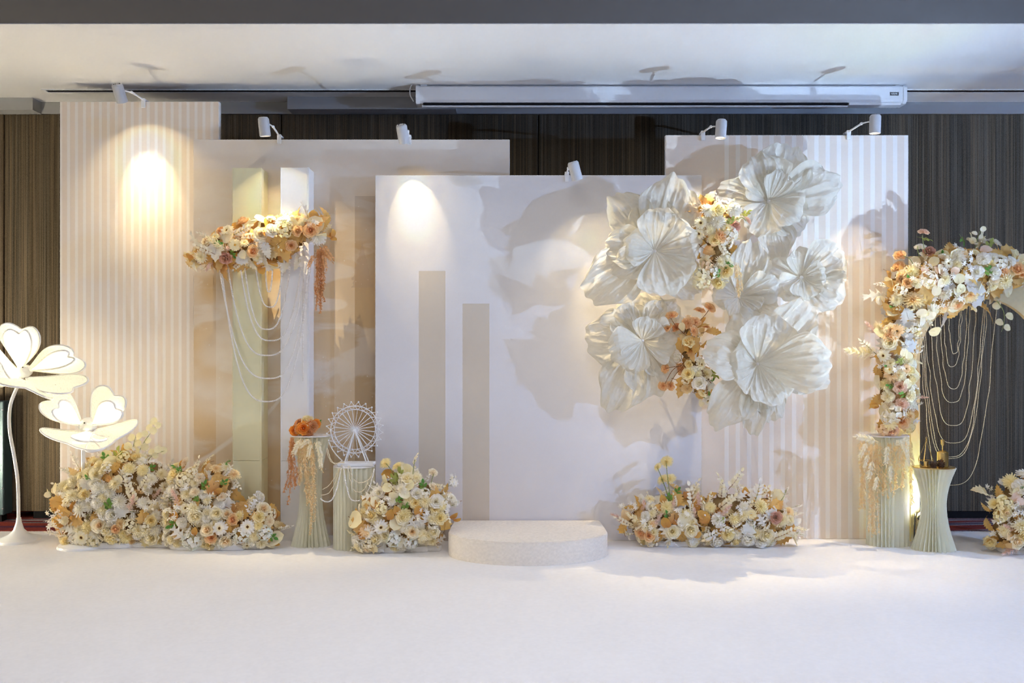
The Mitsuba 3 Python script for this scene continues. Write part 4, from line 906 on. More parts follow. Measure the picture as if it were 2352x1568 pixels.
def tray(b, spans, y0, h=0.05):           # white lobed foam bases that show below the flowers
    for (x0, x1, Yt, d) in spans:
        Yt += 0.035; d -= 0.03; h = 0.036
        a, c = X(x0, Yt), X(x1, Yt); n = 36
        pts = [((a + c) / 2 + (c - a) / 2 * math.copysign(abs(math.cos(t)) ** 0.6, math.cos(t)), Yt + d / 2 + d / 2 * math.copysign(abs(math.sin(t)) ** 0.6, math.sin(t))) for t in np.linspace(0, 2 * PI, n, endpoint=False)]
        V = []
        for (q, zz) in ((0.96, 0), (1.0, 0.3), (1.0, 0.7), (0.95, 0.95), (0.85, 1.0)):
            for (px, py) in pts: V.append((((a + c) / 2) + (px - (a + c) / 2) * q, Yt + d / 2 + (py - Yt - d / 2) * q, RZ + 0.0012 + zz * h))
        f = []
        for i in range(4):
            for j in range(n):
                k2 = (j + 1) % n; f += [(i * n + j, i * n + k2, (i + 1) * n + k2), (i * n + j, (i + 1) * n + k2, (i + 1) * n + j)]
        V.append(((a + c) / 2, Yt + d / 2, RZ + h)); f += [(4 * n + j, 4 * n + (j + 1) % n, 5 * n) for j in range(n)]
        obj('foam_base', trimesh.Trimesh(np.array(V), np.array(f), process=False), 'm_white_matte', b.key, smooth=40)
def stems(b, lines, c='stem', r=0.0022, Yoff=0.0):
    for l in lines:
        pts = smooth_curve([at(x, y, b.Y - Yoff) for x, y in l], 12); m = MB(); m.tube(pts, r, C[c], 5)
        key = numbered(b.key + '__stem'); scene[key] = m.ply('m_leafy')

# left floor arrangements
b = bed('flower_arrangement', 'cream and tan silk flower arrangement at the foot of the light-up flowers', 'flower arrangement',
        [(128, 1150), (140, 1115), (180, 1080), (215, 1055), (250, 1030), (300, 1025), (345, 1040), (385, 1065), (400, 1110), (405, 1180), (400, 1255), (330, 1256), (250, 1262), (190, 1266), (145, 1254), (125, 1205)], 5.32, 0.17, 70, 21, 5.52)
b.core(0.06); tray(b, [(139, 215, 5.17, 0.14), (205, 300, 5.15, 0.16), (290, 392, 5.17, 0.14)], 0, 0.045)
b.items('''rose_blushpeach 231 1204 30; rose_ivory 246 1217 25; rose_yellow 260 1237 27; mum_cream 169 1133 33; mum_ivory 227 1121 29; mum_cream 266 1108 31; carn_ivory 225 1153 31; mum_ivory 184 1165 38;
 maple_amber 266 1069 36 20; maple_amber 131 1151 44 -80; maple_tan 146 1172 36 -60; maple_tan 174 1190 40 -40; maple_tan 332 1183 36 10; maple_ivory 287 1170 42 60; daisy_cream 191 1232 36; daisy_yellow 337 1250 27; mum_peach 303 1252 28; daisy_white 165 1254 24;
 star 276 1239 20; hyd_cream 220 1246 34; hyd_cream 301 1205 32; green 245 1047 26 -30; green 252 1156 30 10; green 207 1096 24 -50; star 113 1172 34 -80; disc_cream 114 1130 20 -30; star 130 1198 40 -80; spray_white 128 1225 44 -85; mum_yellow 300 1075 28;
 mum_yellow 330 1078 26; mum_ivory 352 1098 26; hyd_yellow 285 1047 30; star 338 1132 34; star 352 1158 34; star 372 1150 32; plume_pink 305 1152 40 20; spray_cream 300 1130 60 -20; spray_cream 330 1110 50 30; miller 160 1215 36 -70; green 359 1070 24 50; mum_cream 385 1083 26; olive 275 1040 40 10;
 maple_ivory 195 1108 34 -60; mum_cream 205 1085 30; spray_white 175 1060 50 -30; spray_white 160 1085 44 -60; maple_amber 178 1078 30 -10; maple_rust 247 1096 28 -60; disc_cream 276 1099 22 0; maple_tan 216 1185 34 0; rose_peach 268 1214 20; rose_cream 349 1195 24''')
b.fill(BLOOMS, 40, (22, 32), 0.7, 0.01, 0.02); b.fill(SMALL, 60, (24, 38), 0.5, 0.012, 0.0); b.fill(LEAVES, 130, (30, 48), 0.2, -0.012, 0.0, avoid=False)
def euc(b, pts, n, size, kind='disc_cream', seed=0):
    rng = np.random.default_rng(seed); c = smooth_curve([at(x, y, b.Y - b.T * 0.3) for x, y in pts], 24)
    m = MB(); m.tube(c, np.linspace(0.0028, 0.0012, 24), C['stem'], 5); k = numbered(b.key + '__eucalyptus_sprig'); scene[k] = m.ply('m_leafy')
    for i in range(n):
        p = c[min(23, int(3 + 20 * (i + 0.5) / n))]; t = c[min(23, int(4 + 20 * i / n))] - c[max(0, int(20 * i / n))]; t /= np.linalg.norm(t)
        sg = (i % 2) * 2 - 1; d = np.array([sg * 1.0, rng.uniform(-.4, .3), rng.uniform(0.0, .8)]) + t * 0.4; d /= np.linalg.norm(d)
        nn = np.array([rng.uniform(-.5, .5), -1, rng.uniform(-.3, .5)]); nn -= d * (nn @ d); nn /= np.linalg.norm(nn)
        ply = KIT[kind][rng.integers(len(KIT[kind]))]; put('leaf', ply, M4(np.stack([np.cross(d, nn), d, nn], 1), p + d * 0.006, W(size * rng.uniform(.85, 1.15), b.Y)), k)
euc(b, [(310, 1060), (325, 1025), (345, 995), (366, 968)], 9, 18, 'disc_yellow', 1); euc(b, [(300, 1060), (305, 1030), (312, 1000)], 6, 18, 'disc_yellow', 2); euc(b, [(330, 1065), (352, 1045), (378, 1035)], 5, 17, 'disc_yellow', 3); euc(b, [(140, 1190), (122, 1150), (113, 1125)], 4, 15, 'disc_cream', 4)

b = bed('flower_arrangement', 'silk flower arrangement with white gerberas and rust leaves at the foot of the cream column', 'flower arrangement',
        [(392, 1090), (405, 1065), (450, 1062), (490, 1062), (535, 1078), (545, 1110), (543, 1150), (585, 1140), (620, 1150), (640, 1180), (645, 1240), (620, 1256), (540, 1260), (450, 1262), (385, 1255), (378, 1170)], 5.23, 0.13, 60, 22, 5.38)
b.core(0.06); tray(b, [(384, 482, 5.11, 0.13), (478, 560, 5.10, 0.13), (555, 608, 5.13, 0.12)], 0, 0.05)
b.items('''mum_pink 426 1058 25; mum_yellow 407 1066 22; mum_peach 504 1070 28; mum_cream 523 1070 24; mum_peach 540 1086 30; carn_blush 461 1097 26; carn_blush 449 1128 25; carn_blush 513 1140 25; green 473 1113 30 10; green 451 1142 22 -60; green 411 1068 22 -70;
 mum_cream 451 1163 32; rose_ivory 451 1185 32; rose_ivory 499 1178 30; rose_blushpeach 523 1178 24; rose_peach 536 1192 24; rose_white 599 1139 28; rose_blushpeach 612 1163 28; rose_yellow 598 1184 25; carn_blush 621 1196 25; daisy_white 507 1211 33; daisy_white 571 1208 33; daisy_cream 569 1255 24;
 rose_blushpeach 478 1215 29; rose_peach 488 1233 24; rose_blushpeach 521 1242 28; hyd_mint 557 1227 38; hyd_mint 609 1223 36; hyd_mint 442 1246 46; hyd_mint 506 1252 22; maple_amber 561 1170 52 20; maple_rust 545 1161 40 30; oval_rust 640 1180 24 30; oval_rust 638 1244 26 120; maple_ivory 500 1153 40 -60; maple_ivory 528 1153 34 40;
 miller 411 1223 44 -50; miller 585 1158 28 20; spray_cream 476 1056 44 40; spray_cream 455 1068 50 10; maple_rust 494 1112 46 20; maple_amber 500 1095 40 0; oval_rust 505 1125 26 60; spray_white 655 1210 40 80; maple_amber 452 1150 30 -10; maple_tan 524 1214 34 170; mum_yellow 548 1182 24; mum_yellow 594 1205 24;
 plume_pink 405 1140 40 -20; oval_rust 405 1180 26 -20; oval_rust 450 1218 26 10; star 395 1165 34; star 400 1185 34; star 430 1110 30; hyd_cream 425 1100 36; hyd_cream 440 1082 30; mum_cream 585 1143 24; green 520 1105 24 40; green 525 1060 20 60''')
b.fill(BLOOMS, 24, (20, 30), 0.7, 0.008, 0.02); b.fill(SMALL, 40, (22, 36), 0.5, 0.01); b.fill(LEAVES, 110, (28, 46), 0.2, -0.012, avoid=False)

# centre
b = bed('flower_arrangement', 'silk flower arrangement left of the podium, spilling out from behind the ferris wheel stand', 'flower arrangement',
        [(845, 1140), (868, 1108), (895, 1085), (940, 1075), (985, 1100), (1022, 1120), (1042, 1150), (1040, 1185), (1018, 1220), (1012, 1245), (960, 1254), (890, 1268), (830, 1270), (812, 1240), (815, 1185)], 5.13, 0.10, 60, 23, lambda x: 5.10 if x < X(872, 5.13) else 5.34)
b.core(0.06); tray(b, [(868, 930, 5.04, 0.12), (920, 985, 5.06, 0.13), (968, 1014, 5.08, 0.12)], 0, 0.06)
b.items('''mum_yellow 885 1061 26; mum_yellow 913 1066 28; mum_cream 960 1093 28; carn_blush 996 1083 23; carn_blush 996 1114 22; green 973 1110 28 -10; star 1040 1096 46 20; star 1021 1129 34 0; star 1049 1150 30 40; disc_yellow 937 1076 24 0; disc_yellow 886 1100 26 -20; disc_yellow 890 1118 24 -80;
 spray_cream 953 1052 30 20; mum_cream 834 1176 30; mum_cream 975 1150 32; rose_white 1003 1149 30; rose_yellow 1011 1187 26; mum_cream 993 1191 24; rose_blushpeach 948 1220 28; rose_ivory 996 1220 26; rose_blushpeach 844 1261 30; carn_ivory 824 1244 40; daisy_peach 841 1215 30; daisy_white 876 1209 34; daisy_white 846 1222 30;
 hyd_mint 945 1246 34; hyd_mint 903 1239 34; miller 945 1197 34 -40; miller 979 1185 30 10; maple_tan 822 1190 46 -20; maple_tan 832 1202 40 60; oval_rust 835 1225 34 80; oval_rust 897 1180 36 20; oval_rust 912 1170 30 -20; oval_rust 1043 1183 30 60; oval_rust 1050 1192 26 90; maple_amber 1025 1197 38 10; oval_rust 962 1171 30 10;
 mum_yellow 931 1183 36; maple_ivory 911 1222 40 60; maple_ivory 965 1208 40 170; maple_grey 880 1256 36 60; disc_cream 843 1157 24 0; disc_cream 905 1135 24; disc_cream 930 1132 28; disc_yellow 940 1112 26; disc_cream 862 1150 26; mum_ivory 920 1120 28; maple_amber 1000 1130 34 10; star 1030 1160 34 30; star 960 1190 30; green 920 1145 24;
 olive 918 1085 34 0; olive 905 1098 30 -30; spray_cream 880 1170 40; rose_ivory 925 1187 28; mum_ivory 1040 1140 26; mum_yellow 1016 1160 24; hyd_yellow 875 1165 30''')
stems(b, [[(925, 1140), (905, 1090), (887, 1064)], [(922, 1140), (920, 1100), (914, 1070)], [(945, 1140), (948, 1090), (953, 1055)], [(985, 1140), (990, 1110), (996, 1088)], [(975, 1130), (972, 1110), (962, 1097)]], Yoff=0.05)
b.fill(BLOOMS, 18, (22, 30), 0.7, 0.01, 0.02); b.fill(SMALL, 34, (24, 36), 0.5, 0.01); b.fill(LEAVES, 90, (28, 46), 0.2, -0.012, avoid=False)

# right of the podium
b = bed('flower_arrangement', 'low wide cream flower arrangement right of the podium, below the giant paper flowers', 'flower arrangement',
        [(1420, 1190), (1440, 1160), (1475, 1145), (1510, 1130), (1560, 1118), (1610, 1135), (1650, 1120), (1700, 1118), (1745, 1125), (1790, 1140), (1820, 1170), (1835, 1215), (1815, 1248), (1740, 1252), (1650, 1247), (1560, 1250), (1480, 1247), (1435, 1225)], 5.28, 0.12, 55, 24, 5.375)
b.core(0.06); tray(b, [(1500, 1612, 5.19, 0.14), (1655, 1772, 5.19, 0.14)], 0, 0.055)
b.items('''mum_yellow 1529 1057 29; mum_yellow 1508 1070 19; mum_yellow 1519 1097 27; mum_yellow 1537 1096 27; green 1552 1124 26 20; green 1535 1140 24 -10; mum_yellow 1530 1165 32; mum_cream 1490 1140 24; carn_ivory 1469 1145 28; star 1434 1159 30 -40; star 1455 1155 28; mum_yellow 1748 1161 32; daisy_yellow 1724 1179 22; star 1806 1122 34 20; star 1830 1161 34 60; star 1846 1215 30 70;
 rose_dusty 1780 1187 27; mum_cream 1795 1193 28; rose_ivory 1760 1227 32; rose_white 1748 1243 34; rose_white 1717 1239 30; rose_ivory 1544 1220 30; rose_ivory 1586 1217 32; rose_yellow 1474 1247 26; disc_cream 1493 1248 22 150; rose_white 1647 1243 30; rose_yellow 1670 1225 28; carn_ivory 1649 1192 36; miller 1525 1215 42 -40; miller 1537 1243 36 180; miller 1762 1178 34 0; miller 1748 1194 32 -30;
 maple_amber 1565 1234 50 150; maple_amber 1511 1236 40 190; maple_amber 1808 1246 66 100; oval_rust 1521 1145 30 -20; oval_rust 1512 1163 28; oval_rust 1617 1187 38 10; oval_rust 1610 1180 30 -40; oval_rust 1528 1199 34 -30; maple_amber 1553 1140 46 0; maple_tan 1783 1154 50 70; maple_rust 1550 1185 36 20; oval_rust 1708 1125 26 0;
 spray_cream 1661 1117 66 -20; spray_cream 1687 1098 56 30; spray_cream 1584 1140 66 -10; spray_white 1733 1131 66 10; spray_cream 1666 1150 56 40; spray_white 1661 1206 52 120; spray_cream 1799 1222 56 60; spray_cream 1432 1199 54 -70; spray_cream 1745 1128 46 40; maple_ivory 1600 1234 50 100; maple_ivory 1724 1206 48 30; maple_ivory 1832 1199 34 70; maple_ivory 1592 1240 34 190;
 plume_cream 1457 1189 46 -60; plume_pink 1418 1187 40 -60; plume_pink 1602 1147 40 -10; plume_pink 1663 1171 40 40; plume_pink 1476 1159 30 0; plume_pink 1544 1159 30 10; maple_grey 1775 1175 34; olive 1650 1195 30 40; maple_amber 1660 1232 30 160; oval_rust 1600 1225 26 90; mum_cream 1500 1222 24; rose_peach 1490 1228 26; spray_white 1632 1225 50 60; mum_cream 1594 1125 24; maple_tan 1770 1128 34 10; spray_cream 1590 1118 50 20''')
stems(b, [[(1540, 1150), (1534, 1100), (1530, 1062)], [(1538, 1150), (1525, 1110), (1510, 1074)], [(1536, 1150), (1528, 1120), (1519, 1100)], [(1780, 1170), (1800, 1140), (1806, 1125)]], Yoff=0.04)
b.fill(BLOOMS, 22, (20, 30), 0.7, 0.008, 0.02); b.fill(SMALL + [('spray_cream', 4)], 46, (24, 40), 0.5, 0.01); b.fill(LEAVES + [('spray_cream', 4)], 130, (30, 48), 0.2, -0.012, avoid=False)

# far right, cut by the frame
b = bed('flower_arrangement', 'yellow-lit flower arrangement cut off by the right edge, in front of the arch opening', 'flower arrangement',
        [(2262, 1180), (2258, 1150), (2285, 1120), (2310, 1095), (2340, 1078), (2385, 1080), (2425, 1120), (2440, 1200), (2430, 1275), (2340, 1275), (2280, 1258), (2262, 1240)], 5.12, 0.16, 55, 25, 5.33)
b.core(0.06); tray(b, [(2310, 2420, 5.0, 0.18)], 0, 0.05)
b.items('''mum_yellow 2307 1101 34; mum_ivory 2343 1082 42; carn_ivory 2341 1115 42; maple_cream 2248 1122 42 -60; hyd_yellow 2293 1152 36; hyd_yellow 2273 1175 32; rose_yellow 2265 1150 22; rose_blushpeach 2307 1174 26; rose_blushpeach 2333 1242 28; rose_yellow 2264 1241 24; disc_yellow 2314 1125 24 0; star 2275 1123 34 -30; star 2330 1165 34; oval_blush 2330 1140 30 10; oval_blush 2342 1150 26 60; plume_pink 2318 1262 50 -110;
 maple_grey 2338 1268 40 150; oval_tan 2315 1230 30; oval_tan 2320 1250 36 100; hyd_cream 2270 1250 26; star 2268 1215 30 -60; mum_cream 2345 1205 38; mum_cream 2295 1215 26; star 2345 1175 36; plume_pink 2285 1200 30 -60; spray_cream 2300 1190 40; disc_yellow 2280 1140 26; rose_cream 2350 1230 26; miller 2330 1205 34; green 2320 1115 26 40''')
b.fill(BLOOMS + [('mum_yellow', 4)], 22, (22, 32), 0.7, 0.01, 0.02); b.fill(SMALL, 34, (24, 36), 0.5, 0.01); b.fill(LEAVES, 70, (28, 44), 0.2, -0.012, avoid=False)

# swag on the square columns
b = bed('flower_swag', 'amber and cream flower swag fixed across the two square columns', 'flower swag',
        [(432, 600), (445, 570), (475, 552), (505, 532), (545, 520), (580, 520), (610, 500), (645, 502), (685, 487), (720, 492), (752, 497), (762, 525), (748, 552), (700, 566), (672, 592), (640, 606), (595, 612), (540, 612), (480, 615), (445, 615)], 5.30, 0.13, 48, 26, 5.385, floor=False)
b.core(0.045)
b.items('''oval_rust 425 590 26 -80; oval_rust 436 587 22 -60; rose_peach 560 507 27; rose_peach 506 528 22; daisy_cream 523 530 30; daisy_yellow 496 544 20; rose_blushpeach 478 555 28; daisy_yellow 542 563 28; daisy_yellow 563 558 20; mum_cream 463 592 28; rose_dusty 519 594 28; rose_blushpeach 601 538 30; mum_ivory 652 504 40; rose_white 626 529 30; hyd_yellow 656 527 38; rose_peach 714 529 30; rose_tanrose 685 531 24; rose_peach 671 565 24; rose_peach 582 577 26; mum_ivory 734 548 36;
 oval_rust 767 536 24 20; oval_rust 768 549 22 100; oval_rust 758 540 22 -60; maple_amber 757 494 44 10; maple_amber 640 494 56 -50; maple_amber 690 546 60 80; maple_amber 635 565 60 230; maple_amber 654 579 50 170; maple_ivory 603 498 48 -40; maple_ivory 612 573 42 170; maple_ivory 496 579 46 190; maple_ivory 563 592 46 60; maple_ivory 452 616 54 160; maple_cream 440 611 40 -100; maple_ivory 622 620 48 100; maple_ivory 660 604 44 160; maple_amber 541 618 46 130; maple_rust 511 622 44 200; oval_rust 603 619 30 170; oval_rust 597 608 24 -60;
 miller 446 553 44 -60; miller 703 588 52 170; spray_white 553 529 60 60; spray_cream 575 540 50 80; miller 706 482 44 0; fern_rust 752 582 60 130; oval_rust 722 496 34 -10; maple_rust 735 505 40 30; maple_tan 740 520 36 60; plume_cream 500 560 50 -60; spray_cream 470 575 50 -70; star 725 515 30; star 640 612 28 170; disc_cream 630 610 26 90; disc_yellow 745 545 26; maple_tan 605 520 36; green 505 560 24 80; mum_cream 620 500 24; oval_tan 490 618 30 180; plume_pink 525 570 34; plume_pink 488 612 30 200; maple_ivory 690 600 38 160; disc_cream 560 585 22; disc_cream 740 584 26 120; spray_white 470 545 44 -70''')
b.fill(BLOOMS, 12, (20, 28), 0.7, 0.005, 0.02); b.fill(SMALL, 16, (22, 34), 0.5, 0.005); b.fill([('maple_amber', 4), ('maple_tan', 2), ('maple_ivory', 2), ('oval_rust', 2), ('maple_rust', 1.5), ('disc_cream', 1), ('spray_cream', 2), ('maple_cream', 2)], 90, (30, 46), 0.2, -0.015, avoid=False)
swag = b

# arch garland
b = bed('flower_garland', 'long cream and amber flower garland climbing and crossing the arch board', 'flower garland',
        [(2012, 985), (2008, 920), (2012, 860), (2003, 810), (2012, 765), (2030, 725), (2025, 690), (2035, 645), (2060, 615), (2110, 595), (2160, 580), (2210, 565), (2260, 560), (2310, 582), (2370, 590), (2410, 610), (2400, 645), (2345, 655), (2295, 680), (2245, 695), (2190, 715), (2140, 725), (2105, 755), (2098, 820), (2100, 900), (2098, 970), (2060, 992)], 5.26, 0.15, 48, 27, 5.37, floor=False)
b.core(0.05)
b.items('''carn_pink 2118 533 28; carn_ivory 2110 567 28; rose_dusty 2131 577 26; rose_peach 2064 586 26; rose_peach 2059 613 30; rose_blushpeach 2056 633 30; mum_ivory 2194 588 34; carn_blush 2230 555 32; mum_ivory 2282 554 30; carn_ivory 2255 594 32; rose_white 2253 553 22; rose_white 2280 627 29; rose_peach 2335 617 30; rose_peach 2347 626 24; mum_yellow 2094 624 34; hyd_white 2130 641 40; mum_peach 2094 685 44; mum_peach 2228 678 36; rose_tanrose 2083 649 24; carn_cream 2102 651 26; rose_white 2040 646 0.1;
 disc_cream 2155 618 24; disc_cream 2142 601 24; disc_cream 2199 640 24; disc_cream 2157 651 24; disc_yellow 2133 653 24; disc_cream 2146 668 24; disc_cream 2193 672 22; disc_yellow 2203 663 24 0; disc_cream 2113 719 24 90; disc_cream 2113 736 26 0; disc_cream 2135 724 24 90; disc_yellow 2145 761 28 90; disc_cream 2334 582 22 20; disc_cream 2250 534 22 0; disc_cream 2226 544 22 -20; star 2172 624 34; star 2150 705 36; star 2109 609 34; star 2195 571 34; star 2188 684 40; star 2100 640 30; star 2210 690 34; star 2222 610 34;
 maple_amber 2180 573 52 20; maple_amber 2243 634 58 100; maple_amber 2225 620 46 60; maple_tan 2295 575 56 60; maple_amber 2205 722 66 80; maple_amber 2270 702 66 100; maple_tan 2130 684 66 180; maple_amber 2062 726 58 180; maple_amber 2035 724 52 -80; maple_amber 2054 659 48 -80; maple_grey 2085 733 52 170; maple_grey 2186 655 48 60; maple_grey 2245 659 50 100; maple_grey 2260 685 56 70; maple_grey 2172 730 44 150; maple_tan 2325 570 50 70; maple_tan 2345 640 50 90; oval_blush 2262 572 34 70; oval_blush 2120 620 24; oval_blush 2148 620 26; oval_blush 2190 622 26; oval_tan 2210 585 30 30;
 mum_cream 2013 755 33; rose_blushpeach 2036 759 28; rose_peach 2039 772 26; rose_ivory 2023 786 32; daisy_peach 2058 760 28; daisy_cream 2013 816 31; disc_yellow 2073 809 20 20; disc_yellow 2084 817 19 20; daisy_peach 2028 857 36; daisy_yellow 2039 848 24; carn_cream 2041 833 24; daisy_peach 2078 846 20; carn_cream 2063 860 32; mum_yellow 2017 879 27; rose_pink 2066 888 27; carn_cream 2021 907 31; carn_cream 2089 909 32; carn_blush 2021 929 27; carn_pink 2069 927 31; hyd_white 2057 947 46; hyd_white 2030 955 36; daisy_yellow 2039 970 32; rose_peach 2070 968 28; mum_peach 2089 955 28; hyd_peach 2024 984 42; rose_pink 2046 988 30; hyd_yellow 2087 982 38;
 plume_cream 1970 808 76 -85; spray_white 1990 800 60 -60; plume_pink 1996 752 40 -50; maple_grey 2094 790 48 60; maple_ivory 2111 868 44 90; oval_rust 2005 930 30 -60; oval_rust 2095 950 32 160; star 2050 838 30; star 2015 836 30; star 2060 843 32; green 2030 840 20; green 2040 885 24; green 2070 905 24; miller 2010 675 50 -80; disc_cream 2018 690 24 -60; maple_amber 2050 800 34; oval_tan 2055 770 34 60; maple_amber 2010 855 36 190; disc_yellow 2080 880 24; olive 2065 830 26; plume_pink 2118 912 26 90; maple_tan 2048 996 40 160; green 2035 705 22; green 2085 640 24; green 2208 555 26; green 2268 620 30; green 2160 585 22; olive 2125 550 30; mum_cream 2040 690 30; hyd_cream 2065 665 32; spray_white 2025 655 40 -80; rose_tanrose 2065 640 24; maple_tan 2150 590 40; carn_ivory 2320 600 28; mum_cream 2310 645 34; hyd_white 2295 600 34; rose_white 2240 625 28; maple_ivory 2225 650 36; mum_cream 2170 640 28; carn_blush 2165 590 28; rose_blushpeach 2185 700 24; rose_peach 2195 700 24; carn_cream 2232 708 24; olive 2270 560 30 20'''.replace('rose_white 2040 646 0.1;', ''))
stems(b, [[(2100, 612), (2090, 595), (2075, 587)], [(2125, 580), (2120, 555), (2118, 540)], [(2112, 590), (2108, 575), (2108, 565)]], Yoff=0.06)
euc(b, [(2290, 690), (2305, 715), (2306, 740), (2300, 762)], 4, 20, 'disc_yellow', 5); euc(b, [(2240, 570), (2246, 545), (2252, 528)], 4, 17, 'disc_cream', 6)
b.fill(BLOOMS + [('carn_blush', 2), ('rose_blushpeach', 2)], 50, (22, 30), 0.7, 0.005, 0.02); b.fill(SMALL, 70, (22, 34), 0.5, 0.008)
b.fill([('maple_amber', 4), ('maple_tan', 4), ('maple_grey', 2), ('disc_cream', 3), ('oval_tan', 2), ('oval_blush', 1), ('spray_cream', 2), ('miller', 1), ('maple_cream', 1)], 180, (30, 48), 0.2, -0.015, avoid=False)

# clusters among the paper flowers
b = bed('flower_cluster', 'golden lit flower cluster at the top, between the giant paper flowers', 'flower cluster',
        [(1585, 500), (1600, 465), (1640, 455), (1680, 465), (1705, 490), (1690, 530), (1685, 570), (1682, 620), (1655, 655), (1615, 645), (1595, 625), (1605, 575), (1592, 535)], 5.14, 0.10, 38, 28, 5.33, floor=False)
b.core(0.035)
b.items('''daisy_cream 1608 513 31; daisy_cream 1600 540 29; mum_ivory 1625 482 32; rose_yellow 1649 481 31; carn_ivory 1686 484 36; rose_dusty 1687 519 26; rose_peach 1654 543 28; mum_ivory 1646 509 36; rose_cream 1641 552 26; daisy_yellow 1667 525 22; rose_cream 1666 624 30; rose_yellow 1646 652 28; hyd_cream 1611 652 46; hyd_cream 1605 622 42; hyd_white 1632 625 34; hyd_peach 1621 609 32; carn_pink 1716 507 24; daisy_yellow 1542 518 22; daisy_yellow 1566 531 18; olive 1712 490 28 60; olive 1677 507 24 30; green 1646 629 26 20; green 1670 609 28 100;
 maple_amber 1596 460 42 10; maple_amber 1582 478 46 -80; maple_amber 1602 491 36 -160; maple_rust 1627 450 42 10; maple_rust 1612 462 36 -20; fern_cream 1675 591 40 150; maple_amber 1609 568 30 180; maple_rust 1630 579 30 120; maple_ivory 1625 584 44 140; hyd_white 1675 541 38; spray_cream 1672 475 40 30; spray_cream 1660 570 44 150; mum_cream 1632 530 26; carn_cream 1617 600 30; oval_tan 1640 560 26; star 1680 560 34; mum_cream 1655 600 26''')
stems(b, [[(1600, 532), (1570, 522), (1548, 519)], [(1690, 505), (1705, 500), (1714, 508)]], Yoff=0.08)
b.fill(BLOOMS, 8, (20, 28), 0.6, 0.0, 0.02); b.fill(SMALL, 12, (20, 30), 0.5, 0.0); b.fill(LEAVES, 40, (26, 38), 0.2, -0.015, avoid=False)
b1 = b
b = bed('flower_cluster', 'coral and amber flower cluster at the bottom, between the giant paper flowers', 'flower cluster',
        [(1555, 745), (1585, 730), (1612, 740), (1612, 780), (1612, 830), (1632, 865), (1632, 895), (1610, 915), (1585, 895), (1568, 885), (1560, 845), (1565, 800)], 5.18, 0.09, 34, 29, 5.33, floor=False)
b.core(0.03)
b.items('''carn_coral 1541 723 30; carn_coral 1531 752 27; carn_coral 1578 741 31; carn_coral 1597 738 28; carn_coral 1606 712 28; carn_coral 1630 706 30; carn_coral 1594 760 26; carn_rust 1551 751 24; carn_coral 1621 750 22; carn_coral 1526 846 23; carn_coral 1521 887 26; carn_coral 1538 886 26; rose_yellow 1580 784 25; rose_white 1556 821 28; rose_peach 1560 846 25; rose_cream 1578 857 25; rose_white 1604 879 30; daisy_cream 1609 836 29; miller 1596 821 30 -40; mum_peach 1575 894 27; daisy_white 1624 919 24; disc_cream 1608 925 18 180; green 1636 877 26 20; green 1624 909 26 10;
 maple_amber 1561 796 38 190; maple_amber 1599 794 38 20; maple_amber 1634 898 44 160; maple_amber 1563 894 42 200; maple_amber 1571 875 42 100; olive 1639 859 30 130; maple_ivory 1560 780 36 -20; maple_tan 1645 757 50 80; oval_rust 1613 735 24 30; maple_tan 1590 785 36; maple_rust 1585 810 30; mum_cream 1610 905 24; hyd_cream 1570 870 24; oval_rust 1575 800 24 170; disc_cream 1565 750 20 0''')
stems(b, [[(1575, 770), (1550, 745), (1541, 730)], [(1600, 745), (1618, 725), (1628, 712)], [(1570, 835), (1545, 850), (1527, 882)], [(1572, 838), (1548, 842), (1530, 846)], [(1572, 838), (1552, 860), (1538, 882)], [(1612, 850), (1625, 870), (1634, 880)], [(1612, 850), (1622, 880), (1624, 908)]], 'twig', Yoff=0.06)
b.fill(BLOOMS, 4, (18, 26), 0.6, 0.0, 0.02); b.fill(LEAVES[:6], 34, (26, 40), 0.2, -0.015, avoid=False)

# bouquet on the left stand
b = bed('rose_bouquet', 'orange rose and rust carnation bouquet on the tall hourglass stand', 'bouquet',
        [(672, 1003), (672, 980), (690, 963), (712, 958), (730, 972), (733, 990), (722, 1002)], 5.27, 0.09, 28, 30, None, floor=False)
b.minz = zA + 0.002
b.items('''rose_orange 696 983 27; rose_orange 676 997 21; rose_cream 707 964 28; carn_rust 687 969 27; carn_rust 722 979 28; carn_rust 708 994 23; rose_orange 728 972 20; carn_coral 712 1002 18; green 686 996 18 -40; rose_orange 698 1003 16; carn_rust 683 985 22; rose_orange 715 970 20; green 733 968 14 50''', 0.0)

